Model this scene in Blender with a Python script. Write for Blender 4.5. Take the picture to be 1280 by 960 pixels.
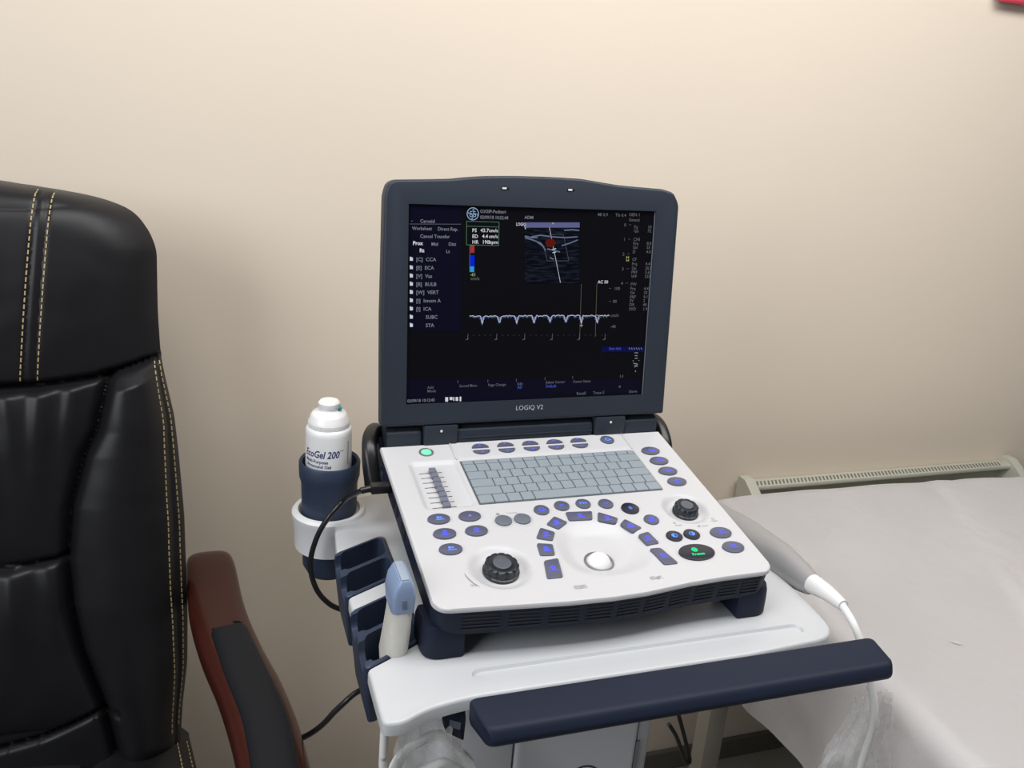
import bpy, bmesh, math, random
from mathutils import Vector, Matrix, noise
from math import sin, cos, pi, sqrt, exp
R = math.radians
for o in list(bpy.data.objects): bpy.data.objects.remove(o)
scene = bpy.context.scene
C = scene.collection

# ------------------------------------------------------------------ camera, light, exposure
CAM = Vector((-0.3696, -0.9524, 0.4247)); YAW, PITCH, ROLL, FPX = 0.3468, 0.3340, 0.0813, 1119.77
fw = Vector((sin(YAW)*cos(PITCH), cos(YAW)*cos(PITCH), -sin(PITCH)))
r0 = fw.cross(Vector((0, 0, 1))).normalized(); u0 = r0.cross(fw)
cr = cos(ROLL)*r0 + sin(ROLL)*u0; cu = -sin(ROLL)*r0 + cos(ROLL)*u0
cd = bpy.data.cameras.new('camera'); cam = bpy.data.objects.new('camera', cd); C.objects.link(cam)
cam.matrix_world = Matrix(((cr.x, cu.x, -fw.x, CAM.x), (cr.y, cu.y, -fw.y, CAM.y), (cr.z, cu.z, -fw.z, CAM.z), (0, 0, 0, 1)))
cd.sensor_width = 36; cd.lens = 36*FPX/1280; cd.clip_start = .02
scene.camera = cam

def area(name, loc, target, sx, sy, power, col):
    l = bpy.data.lights.new(name, 'AREA'); l.shape = 'RECTANGLE'; l.size = sx; l.size_y = sy; l.energy = power; l.color = col
    o = bpy.data.objects.new(name, l); C.objects.link(o); o.location = loc
    o.rotation_euler = (Vector(target)-Vector(loc)).to_track_quat('-Z', 'Y').to_euler(); return o
area('ceiling_light', (.30, -.42, 1.22), (.30, .02, -.2), 2.1, .5, 26, (1.0, .98, .96))
area('window_light', (-2.1, -1.15, 1.0), (.1, 0, 0), 1.5, 1.2, 32, (.93, .96, 1.0))
world = bpy.data.worlds.new('world'); scene.world = world; world.use_nodes = True
bg = world.node_tree.nodes['Background']; bg.inputs[0].default_value = (.80, .86, 1.0, 1); bg.inputs[1].default_value = .06
vs = scene.view_settings; vs.view_transform = 'Standard'; vs.look = 'None'; vs.gamma = 1; vs.use_curve_mapping = False; vs.exposure = 0.08

# ------------------------------------------------------------------ measuring helper: the world point seen along a sight line where one coordinate is known
def on(px, py, axis, val):
    d = fw*FPX + cr*(px-640) - cu*(py-480)
    i = 'xyz'.index(axis); return CAM + d*((val-CAM[i])/d[i])

# ------------------------------------------------------------------ materials
def mat(name, col, rough=.5, metal=0, bump=None, var=None, coat=0, spec=.5, emit=None, es=1, sheen=0):
    m = bpy.data.materials.new(name); m.use_nodes = True; nt = m.node_tree; b = nt.nodes['Principled BSDF']
    b.inputs['Base Color'].default_value = (*col, 1); b.inputs['Roughness'].default_value = rough; b.inputs['Metallic'].default_value = metal
    b.inputs['Coat Weight'].default_value = coat; b.inputs['Coat Roughness'].default_value = .15; b.inputs['Specular IOR Level'].default_value = spec
    if sheen: b.inputs['Sheen Weight'].default_value = sheen
    if emit: b.inputs['Emission Color'].default_value = (*emit, 1); b.inputs['Emission Strength'].default_value = es
    tc = nt.nodes.new('ShaderNodeTexCoord')
    if bump:
        sc, st, dist = bump; n = nt.nodes.new('ShaderNodeTexNoise'); n.inputs['Scale'].default_value = sc; n.inputs['Detail'].default_value = 4
        nt.links.new(tc.outputs['Object'], n.inputs['Vector']); bp = nt.nodes.new('ShaderNodeBump'); bp.inputs['Strength'].default_value = st; bp.inputs['Distance'].default_value = dist
        nt.links.new(n.outputs['Fac'], bp.inputs['Height']); nt.links.new(bp.outputs[0], b.inputs['Normal'])
    if var:
        sc, amt = var; n = nt.nodes.new('ShaderNodeTexNoise'); n.inputs['Scale'].default_value = sc; n.inputs['Detail'].default_value = 3
        nt.links.new(tc.outputs['Object'], n.inputs['Vector']); mx = nt.nodes.new('ShaderNodeMixRGB')
        mx.inputs[1].default_value = (*[c*(1-amt) for c in col], 1); mx.inputs[2].default_value = (*[min(1, c*(1+amt)) for c in col], 1)
        nt.links.new(n.outputs['Fac'], mx.inputs[0]); nt.links.new(mx.outputs[0], b.inputs['Base Color'])
    return m
def emis(name, col, s):
    m = bpy.data.materials.new(name); m.use_nodes = True; nt = m.node_tree; nt.nodes.clear()
    e = nt.nodes.new('ShaderNodeEmission'); e.inputs[0].default_value = (*col, 1); e.inputs[1].default_value = s
    o = nt.nodes.new('ShaderNodeOutputMaterial'); nt.links.new(e.outputs[0], o.inputs[0]); return m
WALL = mat('wall_paint', (.745, .652, .538), .75, bump=(9, .15, .004), var=(3, .02))
FLOOR = mat('floor_tile', (.35, .33, .28), .5, var=(4, .12))
SKIRT = mat('skirting_paint', (.13, .12, .10), .5)
WHITE = mat('white_plastic', (.56, .56, .575), .42, bump=(900, .03, .0002))
WHITE2 = mat('tray_plastic', (.54, .555, .575), .38, bump=(700, .05, .0002))
NAVY = mat('navy_plastic', (.014, .019, .037), .5, bump=(900, .08, .0003), spec=.16)
NAVYC = mat('navy_rubber_cup', (.030, .044, .080), .5, spec=.35)
SLATE = mat('slate_lid_plastic', (.023, .030, .043), .45, bump=(1200, .06, .0002), spec=.35)
DARK = mat('dark_hinge_plastic', (.022, .030, .042), .35)
BLACK = mat('black_plastic', (.010, .010, .012), .35)
SLOT = mat('slot_black', (.004, .005, .007), .7)
VENT = mat('vent_dark', (.008, .011, .018), .7)
KEY = mat('grey_key_plastic', (.27, .31, .345), .45)
KEYB = mat('key_bed', (.085, .10, .12), .6)
BTN = mat('button_grey', (.095, .10, .15), .30)
BTND = mat('button_dark', (.018, .020, .035), .28)
GREYB = mat('button_plain_grey', (.13, .15, .18), .4)
BLUE = emis('blue_backlight', (.09, .11, 1.0), 1.6)
BLUE2 = emis('cyan_blue_backlight', (.10, .26, 1.0), 1.7)
GREEN = emis('green_backlight', (.02, .9, .28), 1.3)
GREENL = mat('green_power_lens', (.18, .75, .42), .3, emit=(.15, .9, .4), es=.35)
RINGG = mat('grey_ring', (.25, .25, .26), .3, metal=.5)
PRINT = mat('grey_print', (.25, .26, .28), .6)
KNOB = mat('knob_rubber', (.014, .018, .026), .35)
KNOBT = mat('knob_cap', (.09, .10, .12), .3)
BALL = mat('white_trackball', (.85, .85, .86), .12, coat=.5)
LEATHER = mat('black_leather', (.009, .009, .011), .43, bump=(420, .10, .0005), spec=.33)
THREAD = mat('tan_thread', (.42, .33, .17), .7)
WOOD = mat('varnished_wood', (.042, .009, .006), .28, spec=.3, coat=.2, var=(12, .35))
PAD = mat('armrest_pad_leather', (.010, .011, .014), .5, bump=(420, .12, .0006), spec=.2)
CHROME = mat('chrome', (.6, .6, .6), .2, metal=1)
SHEET = mat('white_sheet_cloth', (.86, .845, .85), .9, bump=(14, .25, .012), var=(2, .02))
MATT = mat('mattress_vinyl', (.25, .2, .15), .6)
BEDM = mat('bed_frame_paint', (.42, .40, .34), .5)
RAD = mat('radiator_enamel', (.52, .52, .44), .45)
RADD = mat('radiator_dark', (.17, .165, .14), .6)
BOT = mat('white_bottle_plastic', (.82, .82, .82), .3)
LABT = mat('navy_label_ink', (.01, .02, .16), .5)
TEAL = mat('teal_nozzle', (.02, .28, .30), .4)
PBLUE = mat('probe_blue_grey', (.25, .33, .50), .35)
PLENS = mat('probe_lens_grey', (.30, .36, .44), .4)
PCREAM = mat('probe_cream_plastic', (.70, .68, .62), .4, bump=(90, .4, .002))
SILVER = mat('silver_probe_shell', (.34, .34, .35), .34, metal=.15, coat=.35)
CWHITE = mat('white_cable_rubber', (.78, .78, .77), .45)
COLM = mat('cart_column_plastic', (.62, .63, .66), .4)
REDF = mat('red_board_edge', (.45, .03, .06), .5)
BOARD = mat('board_white', (.6, .6, .55), .5)
GOLD = mat('latch_metal', (.85, .85, .83), .45, metal=.3)
# screen
def screen_mat():
    m = mat('display_glass', (.0025, .0025, .004), .30, emit=(.010, .010, .014), es=.15, spec=.10); return m
SCR = screen_mat()
SNAVY = mat('display_navy_zone', (.0025, .0025, .006), .30, emit=(.004, .004, .020), es=.32, spec=.10)
SWHITE = emis('display_white', (.75, .78, .85), .75)
SGREY = emis('display_grey', (.40, .42, .50), .45)
SDIM = emis('display_dim', (.32, .34, .38), .3)
SBLUE = emis('display_blue', (.08, .12, .6), .6)
SBAR = emis('display_bar_blue', (.008, .009, .09), .6)
SGRN = emis('display_green', (.20, .5, .28), .5)
SYEL = emis('display_yellow', (.7, .7, .25), .5)
SRED = emis('display_red', (.5, .06, .04), .6)
SRED2 = emis('display_tissue_red', (.22, .02, .015), .4)
SLAV = emis('display_lavender', (.13, .14, .30), .75)
SB2 = emis('display_strong_blue', (.0, .02, .8), .8)
SCY = emis('display_cyan', (.03, .35, .8), .8)
STIS = emis('display_tissue', (.20, .26, .42), .55)
def clear_mat(name, alpha, col):
    m = bpy.data.materials.new(name); m.use_nodes = True; nt = m.node_tree; b = nt.nodes['Principled BSDF']
    b.inputs['Base Color'].default_value = (*col, 1); b.inputs['Roughness'].default_value = .22; b.inputs['Specular IOR Level'].default_value = .8
    tc = nt.nodes.new('ShaderNodeTexCoord'); n = nt.nodes.new('ShaderNodeTexNoise'); n.inputs['Scale'].default_value = 30; n.inputs['Detail'].default_value = 3
    nt.links.new(tc.outputs['Object'], n.inputs['Vector']); mr = nt.nodes.new('ShaderNodeMapRange')
    mr.inputs[1].default_value = .35; mr.inputs[2].default_value = .7; mr.inputs[3].default_value = alpha*.45; mr.inputs[4].default_value = min(1, alpha*1.7)
    nt.links.new(n.outputs['Fac'], mr.inputs[0]); nt.links.new(mr.outputs[0], b.inputs['Alpha'])
    bp = nt.nodes.new('ShaderNodeBump'); bp.inputs['Strength'].default_value = .6; bp.inputs['Distance'].default_value = .004
    nt.links.new(n.outputs['Fac'], bp.inputs['Height']); nt.links.new(bp.outputs[0], b.inputs['Normal']); return m
BAG = clear_mat('clear_plastic_film', .29, (.80, .80, .80))

# ------------------------------------------------------------------ object helpers
def rootloc(o):
    v = Vector((0, 0, 0))
    while o: v += Vector(o.location); o = o.parent
    return v
def obj(name, bm, m, parent=None, loc=None, smooth=True, label=None):
    """link a bmesh given in world coordinates as ONE mesh object"""
    me = bpy.data.meshes.new(name)
    bmesh.ops.recalc_face_normals(bm, faces=bm.faces)
    base = rootloc(parent) if parent else Vector((0, 0, 0))
    if loc is not None: L = Vector(loc)
    elif len(bm.verts):
        xs = [v.co for v in bm.verts]; L = Vector((sum(c.x for c in xs)/len(xs), sum(c.y for c in xs)/len(xs), min(c.z for c in xs)))
    else: L = base
    bmesh.ops.translate(bm, verts=bm.verts, vec=-L)
    bm.to_mesh(me); bm.free()
    for mm in (m if isinstance(m, list) else [m]): me.materials.append(mm)
    if smooth:
        for p in me.polygons: p.use_smooth = True
        try: me.set_sharp_from_angle(angle=R(38))
        except Exception: pass
    o = bpy.data.objects.new(name, me); C.objects.link(o)
    if parent: o.parent = parent
    o.location = L-base
    if label: o['label'] = label
    return o
def thing(name, label, cat, loc, group=None):
    o = bpy.data.objects.new(name, None); C.objects.link(o); o.location = loc; o.empty_display_size = .05
    o['label'] = label; o['category'] = cat
    if group: o['group'] = group
    return o
def tag(o, label, cat, group=None):
    o['label'] = label; o['category'] = cat
    if group: o['group'] = group
    return o
def NB(): return bmesh.new()
ID = lambda x, y, z: Vector((x, y, z))
def box(bm, x0, x1, y0, y1, z0, z1, bev=0, seg=2, T=ID):
    v = [bm.verts.new((x, y, z)) for x in (x0, x1) for y in (y0, y1) for z in (z0, z1)]
    f = [bm.faces.new([v[i] for i in q]) for q in ((0, 1, 3, 2), (4, 6, 7, 5), (0, 4, 5, 1), (2, 3, 7, 6), (0, 2, 6, 4), (1, 5, 7, 3))]
    geom = v
    if bev:
        es = list({e for ff in f for e in ff.edges})
        r = bmesh.ops.bevel(bm, geom=es, offset=bev, segments=seg, profile=.5, affect='EDGES')
        geom = list({vv for vv in r['verts']} | {vv for vv in v if vv.is_valid})
    for q in geom:
        if q.is_valid: q.co = T(*q.co)
def prism(bm, poly, h0, h1, bev=.0006, T=ID, seg=2):
    """polygon (x,y) between heights h0 and h1, with the top edge rounded inwards"""
    n = len(poly); cx = sum(p[0] for p in poly)/n; cy = sum(p[1] for p in poly)/n
    def inset(d):
        out = []
        for i in range(n):
            a, b, c = Vector(poly[i-1]), Vector(poly[i]), Vector(poly[(i+1) % n])
            e1 = (b-a).normalized() if (b-a).length > 1e-9 else Vector((1, 0)); e2 = (c-b).normalized() if (c-b).length > 1e-9 else e1
            n1 = Vector((-e1.y, e1.x)); n2 = Vector((-e2.y, e2.x)); s = (n1+n2)
            if s.length < 1e-6: s = n1.copy()
            s.normalize(); k = max(.35, s.dot(n1)); out.append((b.x+s.x*d/k*sg, b.y+s.y*d/k*sg))
        return out
    ar = sum(poly[i][0]*poly[(i+1) % n][1]-poly[(i+1) % n][0]*poly[i][1] for i in range(n)); sg = 1 if ar > 0 else -1
    rings = [[T(x, y, h0) for x, y in poly]]
    if bev:
        for k in range(seg+1):
            a = pi/2*k/seg; rings.append([T(x, y, h1-bev*(1-sin(a))) for x, y in inset(bev*(1-cos(a)))])
    else: rings.append([T(x, y, h1) for x, y in poly])
    vs_ = [[bm.verts.new(p) for p in r] for r in rings]
    for a, b in zip(vs_, vs_[1:]):
        for i in range(n): bm.faces.new((a[i], a[(i+1) % n], b[(i+1) % n], b[i]))
    bm.faces.new(vs_[-1]); bm.faces.new(vs_[0][::-1])
def ell(cx, cy, rx, ry, n=40, rot=0):
    return [(cx+rx*cos(a)*cos(rot)-ry*sin(a)*sin(rot), cy+rx*cos(a)*sin(rot)+ry*sin(a)*cos(rot)) for a in (2*pi*i/n for i in range(n))]
def roundpoly(pts, rad, n=5):
    """round the corners of a polygon; rad is a number or one per corner"""
    out = []; N = len(pts)
    for i in range(N):
        a, b, c = Vector(pts[i-1]), Vector(pts[i]), Vector(pts[(i+1) % N]); r = rad[i] if isinstance(rad, (list, tuple)) else rad
        if r <= 0: out.append((b.x, b.y)); continue
        d1 = (a-b); d2 = (c-b); r_ = min(r, d1.length*.48, d2.length*.48); p = b+d1.normalized()*r_; q = b+d2.normalized()*r_
        for k in range(n+1):
            t = k/n; x = (1-t)**2*p+2*t*(1-t)*b+t*t*q; out.append((x.x, x.y))
    return out
def lathe(bm, prof, cx, cy, T=ID, n=48, cap=True):
    rings = []
    for r, z in prof: rings.append([bm.verts.new(T(cx+r*cos(2*pi*i/n), cy+r*sin(2*pi*i/n), z)) for i in range(n)])
    for a, b in zip(rings, rings[1:]):
        for i in range(n): bm.faces.new((a[i], a[(i+1) % n], b[(i+1) % n], b[i]))
    if cap: bm.faces.new(rings[0][::-1]); bm.faces.new(rings[-1])
def smoothpath(pts, per=8):
    P = [Vector(p) for p in pts]; P = [2*P[0]-P[1]]+P+[2*P[-1]-P[-2]]; out = []
    for i in range(1, len(P)-2):
        for k in range(per):
            t = k/per; a, b, c, d = P[i-1:i+3]
            out.append(.5*((2*b)+(c-a)*t+(2*a-5*b+4*c-d)*t*t+(3*b-a-3*c+d)*t**3))
    out.append(P[-2]); return out
def sweep(bm, path, sec, up=Vector((0, 0, 1)), cap=True, T=None):
    """sec(t) -> list of (side, up) offsets"""
    rings = []; n = len(path)
    for i, p in enumerate(path):
        d = (path[min(i+1, n-1)]-path[max(i-1, 0)]).normalized(); s = d.cross(up)
        if s.length < 1e-4: s = d.cross(Vector((0, 1, 0)))
        s.normalize(); w = s.cross(d)
        rings.append([bm.verts.new(p+s*a+w*b) for a, b in sec(i/(n-1))])
    m = len(rings[0])
    for a, b in zip(rings, rings[1:]):
        for i in range(m): bm.faces.new((a[i], a[(i+1) % m], b[(i+1) % m], b[i]))
    if cap: bm.faces.new(rings[0][::-1]); bm.faces.new(rings[-1])
def tube(bm, pts, r, n=12, per=8, smooth=True):
    path = smoothpath(pts, per) if smooth else [Vector(p) for p in pts]
    rr = r if callable(r) else (lambda t: r)
    sweep(bm, path, lambda t: [(rr(t)*cos(2*pi*i/n), rr(t)*sin(2*pi*i/n)) for i in range(n)])
def cut(o, cutters):
    for c in cutters:
        m = o.modifiers.new('b', 'BOOLEAN'); m.operation = 'DIFFERENCE'; m.object = c; m.solver = 'EXACT'
    bpy.context.view_layer.update()
    dg = bpy.context.evaluated_depsgraph_get(); me = bpy.data.meshes.new_from_object(o.evaluated_get(dg))
    o.modifiers.clear(); o.data = me
    for p in me.polygons: p.use_smooth = True
    try: me.set_sharp_from_angle(angle=R(38))
    except Exception: pass
    for c in cutters: bpy.data.objects.remove(c)
def text(bm, s, T, x, y, h, width=None, align='LEFT', z=0, shear=0, bold=0):
    """flat lettering; T maps (x, y, h) to the world; h is the capital height"""
    cv = bpy.data.curves.new('t', 'FONT'); cv.body = s; cv.size = 1; cv.align_x = align; cv.shear = shear; cv.offset = bold; cv.resolution_u = 2
    o = bpy.data.objects.new('t', cv); C.objects.link(o); bpy.context.view_layer.update()
    me = bpy.data.meshes.new_from_object(o.evaluated_get(bpy.context.evaluated_depsgraph_get()))
    k = h/.70; kx = k
    if width and len(me.vertices):
        xs = [v.co.x for v in me.vertices]; kx = width/(max(xs)-min(xs))
    vv = [bm.verts.new(T(x+v.co.x*kx, y+v.co.y*k, z)) for v in me.vertices]
    for p in me.polygons:
        try: bm.faces.new([vv[i] for i in p.vertices])
        except ValueError: pass
    bpy.data.objects.remove(o); bpy.data.curves.remove(cv); bpy.data.meshes.remove(me)
def interp(x, xs, ys):
    if x <= xs[0]: return ys[0]
    for i in range(1, len(xs)):
        if x <= xs[i]:
            t = (x-xs[i-1])/(xs[i]-xs[i-1]); return ys[i-1]+(ys[i]-ys[i-1])*t
    return ys[-1]
def sstep(a, b, x):
    t = max(0, min(1, (x-a)/(b-a))); return t*t*(3-2*t)
FZ = -.975   # floor height (the origin is the back edge of the control panel)

# ------------------------------------------------------------------ the room
def struct(name, bm, m):
    o = obj(name, bm, m, smooth=False); o['kind'] = 'structure'; return o
bm = NB(); box(bm, -3.2, 3.4, .40, .50, FZ, 1.75); struct('wall_back', bm, WALL)
bm = NB(); box(bm, -3.2, 3.4, -3.2, .50, FZ-.05, FZ); struct('floor', bm, FLOOR)
bm = NB(); box(bm, -3.2, 3.4, .388, .3995, FZ+.0005, FZ+.05, .002); struct('baseboard_back', bm, SKIRT)
# board on the wall, only its lower red edge enters the picture
bd = thing('notice_board', 'red edged notice board high on the wall, top right corner', 'notice board', (1.35, .39, .612))
tl_ = R(-1.0)
bm = NB(); box(bm, .95, 1.75, .380, .3995, .612, 1.15, .002); obj('board_panel', bm, BOARD, bd, smooth=False)
bm = NB()
box(bm, .955, 1.755, .3795, .392, .6045, .6118, .002); obj('red_edge', bm, REDF, bd)

# radiator
RZ = -.70
rd = thing('radiator', 'cream panel radiator on the wall behind the bed', 'radiator', (.93, .35, FZ))
bm = NB(); box(bm, .60, 1.27, .385, .3985, RZ, -.29, .004); obj('rear_panel', bm, RAD, rd)
bm = NB(); box(bm, .60, 1.27, .300, .312, RZ, -.318, .004); obj('front_panel', bm, RAD, rd)
bm = NB(); box(bm, .61, 1.26, .360, .3845, -.297, -.287, .003); gr = obj('top_grille', bm, RAD, rd)
bm = NB()
for i in range(72):
    x = .625+i*.0085; box(bm, x, x+.004, .363, .380, -.2872, -.2866, 0, T=lambda a, b, c: Vector((a+(b-.37)*.5, b, c)))
obj('grille_slots', bm, RADD, gr, smooth=False)
for x0 in (.596, 1.254):
    bm = NB(); pts = [(.300, RZ), (.392, RZ), (.392, -.276), (.368, -.276), (.310, -.312), (.300, -.325)]
    pts = roundpoly(pts, .006)
    prism(bm, pts, x0, x0+.022, .002, T=lambda a, b, c: Vector((c, a, b))); obj('end_cap', bm, RAD, rd)
bm = NB(); box(bm, .61, 1.26, .313, .384, -.36, -.33); obj('painted_gap_shade', bm, RADD, rd, smooth=False)  # dark box filling the gap between the panels, its shade put into the colour
bm = NB(); tube(bm, [(1.225, .350, RZ+.01), (1.225, .350, -.80), (1.225, .350, FZ+.001)], .009, 14, smooth=False); obj('supply_pipe', bm, RAD, rd)
for x0 in (.70, 1.15):
    bm = NB(); box(bm, x0, x0+.03, .305, .3995, RZ-.006, RZ+.004, .001); obj('wall_bracket', bm, RAD, rd)

# ------------------------------------------------------------------ examination bed and its sheet
BZ = -.222
bed = thing('examination_bed', 'examination bed with beige steel legs under the white sheet', 'bed', (.9, -.6, FZ))
bm = NB(); box(bm, .425, 1.35, -1.6, .195, BZ-.070, BZ-.032, .016, 3); obj('mattress', bm, MATT, bed)
bm = NB()
for (a, b, c, d) in ((.43, .465, -1.55, .13), (1.29, 1.325, -1.55, .13), (.466, 1.289, .095, .13), (.466, 1.289, -1.55, -1.515)): box(bm, a, b, c, d, BZ-.088, BZ-.0705, .003)
obj('bed_frame', bm, BEDM, bed)
for x in (.427, 1.29):
    for y in (.118, -1.55):
        bm = NB(); box(bm, x, x+.036, y, y+.036, FZ+.0005, BZ-.0885, .003); obj('leg', bm, BEDM, bed)
bm = NB()
XS = []
NX, NY = 150, 190
def sheet_pt(s, y):
    # s: distance along the cloth from the edge (negative = hanging)
    xe = interp(y, [-1.6, -.6, -.3, -.1, .2], [.36, .352, .368, .392, .418])
    wob = .006*sin(y*9)+.004*sin(y*23+1)
    rr = .03
    if s >= rr: x = xe+s; z = BZ
    elif s > -rr*.57:
        a = (rr-s)/(rr*1.57)*pi/2; x = xe+rr-rr*sin(a); z = BZ-rr*(1-cos(a))
    else:
        dd = -s-rr*.57; fold = sin(y*26+1.2*sin(y*7))*.016*min(1, dd/.15)+sin(y*61)*.004*min(1, dd/.1)
        flare = .07*dd
        x = xe-flare+fold+wob*min(1, dd/.1); z = BZ-rr-dd
    n1 = noise.noise(Vector((x*3.2, y*3.2, 2.1)))*.010+noise.noise(Vector((x*9, y*7, 5.37)))*.0042+noise.noise(Vector((x*16+y*9, y*6, 9.41)))*.0016
    n1 += .004*exp(-((x-.75-.5*(y+.1))/.02)**2)*sstep(-.5, -.2, y)
    if s > -.02: z += n1*min(1, (s+.02)/.08)
    return Vector((x, y, z))
# cloth runs from the hem (s = -.21) over the edge to the far side
svals = [-.200+.0075*i for i in range(0, 34)]+[.055+.0145*i for i in range(0, 64)]
yvals = [.222-.0125*i for i in range(145)]
grid = []
for j, y in enumerate(yvals):
    row = []
    for s in svals:
        p = sheet_pt(s, y)
        if j == 0: p = p+Vector((0, .006, -.05 if s > -.02 else -.01))
        elif j == 1: p = p+Vector((0, .012, -.012 if s > -.02 else 0))
        row.append(bm.verts.new(p))
    grid.append(row)
for j in range(len(grid)-1):
    for i in range(len(svals)-1): bm.faces.new((grid[j][i], grid[j][i+1], grid[j+1][i+1], grid[j+1][i]))
r_ = bmesh.ops.solidify(bm, geom=bm.faces[:], thickness=.0012)
tag(obj('bed_sheet', bm, SHEET), 'white creased sheet spread over the bed and hanging down its side', 'sheet')

# ------------------------------------------------------------------ frames on the ultrasound machine
TILT = .1474; ct, st_ = cos(TILT), sin(TILT)
def PT(u, v, h=0): return Vector((u, v*ct-h*st_, v*st_+h*ct))
LID = .1236
def LT(u, w, h=0): return Vector((u, .0035+w*sin(LID)-h*cos(LID), .0518+w*cos(LID)+h*sin(LID)))
def lidpt(px, py, h=0):
    """a point of the lid plane, in lid coordinates"""
    n = Vector((0, -cos(LID), sin(LID))); o0 = LT(0, 0, h); d = fw*FPX+cr*(px-640)-cu*(py-480)
    X = CAM+d*((o0-CAM).dot(n)/d.dot(n)); q = X-o0; return (X.x, q.dot(Vector((0, sin(LID), cos(LID)))))

um = thing('ultrasound_machine', 'portable ultrasound console, screen lid open, standing on the white cart', 'ultrasound machine', (0, -.13, -.0995))
# body slab under the panel
def frontv(u):
    return -interp(u, [-.18, -.165, -.106, -.053, -.006, .029, .0795, .12, .18], [.2805, .2810, .2855, .2895, .2908, .2895, .2835, .2812, .2805])
W2 = .1822
def outline2d(inset, n=24, back=.0, r=.016):
    pts = []
    L, Rr = -W2+inset, W2-inset
    pts += [(L, back-inset), ]
    # left edge down to the front corner
    for k in range(7):
        a = pi/2*k/6; pts.append((L+r-r*cos(a), -.2805+inset+r-r*sin(a)+frontv(-.165)+.281))
    for k in range(1, n):
        u = L+r+(Rr-L-2*r)*k/n; pts.append((u, frontv(u)+inset))
    for k in range(7):
        a = pi/2*k/6; pts.append((Rr-r+r*sin(a), -.2805+inset+r-r*cos(a)))
    pts += [(Rr, back-inset)]
    return pts
bm = NB()
o1 = outline2d(.0035, back=.03)
ringsd = [[bm.verts.new(PT(x, y, -.015)) for x, y in outline2d(.006, back=.025)]]
for h, ins in ((-.0030, .0012), (-.0330, .0022), (-.0350, .004), (-.0365, .009)):
    ringsd.append([bm.verts.new(PT(x, y, h)) for x, y in outline2d(ins, back=.03)])
for a, b in zip(ringsd, ringsd[1:]):
    for i in range(len(a)): bm.faces.new((a[i], a[(i+1) % len(a)], b[(i+1) % len(a)], b[i]))
bm.faces.new(ringsd[0]); bm.faces.new(ringsd[-1][::-1])
body = obj('body', bm, NAVY, um)
# ventilation slots on the front
groups = [(-.155, -.118), (-.110, -.078), (-.070, -.040), (-.032, -.006), (.001, .024), (.031, .054), (.061, .083), (.090, .112), (.119, .140), (.146, .166)]
for a, b in groups:
    bm = NB()
    for k in range(5):
        h = -.0090-k*.0043
        n = 5
        for i in range(n):
            ua = a+(b-a)*i/n; ub = a+(b-a)*(i+1)/n
            va = frontv(ua)+.0017; vb = frontv(ub)+.0017
            q = [PT(ua, va-.0006, h), PT(ub, vb-.0006, h), PT(ub, vb-.0006, h-.0022), PT(ua, va-.0006, h-.0022)]
            q2 = [PT(ua, va+.002, h), PT(ub, vb+.002, h), PT(ub, vb+.002, h-.0022), PT(ua, va+.002, h-.0022)]
            v = [bm.verts.new(p) for p in q+q2]
            for f in ((0, 1, 2, 3), (7, 6, 5, 4), (0, 4, 5, 1), (3, 2, 6, 7), (0, 3, 7, 4), (1, 5, 6, 2)): bm.faces.new([v[t] for t in f])
    bmesh.ops.remove_doubles(bm, verts=bm.verts, dist=1e-6)
    obj('vent_slots', bm, VENT, body, smooth=False)
# side port openings
for v0, w_ in ((-.075, .012), (-.10, .005), (-.125, .02)):
    bm = NB(); box(bm, -W2+.0010, -W2+.006, v0-w_, v0, -.024, -.014, 0, T=PT); obj('side_port', bm, SLOT, body, smooth=False)
# front feet
for sx in (-1, 1):
    cxx = .1685*sx; bm = NB(); rings = []
    for z, k in ((-.0995, .97), (-.0975, 1.0), (-.082, 1.0), (-.0725, .98), (-.066, .90)):
        pts = roundpoly([(cxx-.0200*k, -.2715), (cxx+.0200*k, -.2715), (cxx+.0200*k, -.225), (cxx-.0200*k, -.225)], [.018, .004, .004, .004] if sx < 0 else [.004, .018, .004, .004], 8)
        rings.append([bm.verts.new((x, -.25+(y+.25)*k, z)) for x, y in pts])
    for a, b in zip(rings, rings[1:]):
        for i in range(len(a)): bm.faces.new((a[i], a[(i+1) % len(a)], b[(i+1) % len(a)], b[i]))
    bm.faces.new(rings[0]); bm.faces.new(rings[-1]); obj('foot', bm, NAVY, um)
for sx in (-1, 1):
    bm = NB(); box(bm, .13*sx-.015, .13*sx+.015, -.07, -.03, -.0995, -.0375, .004); obj('foot', bm, NAVY, um)

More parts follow.
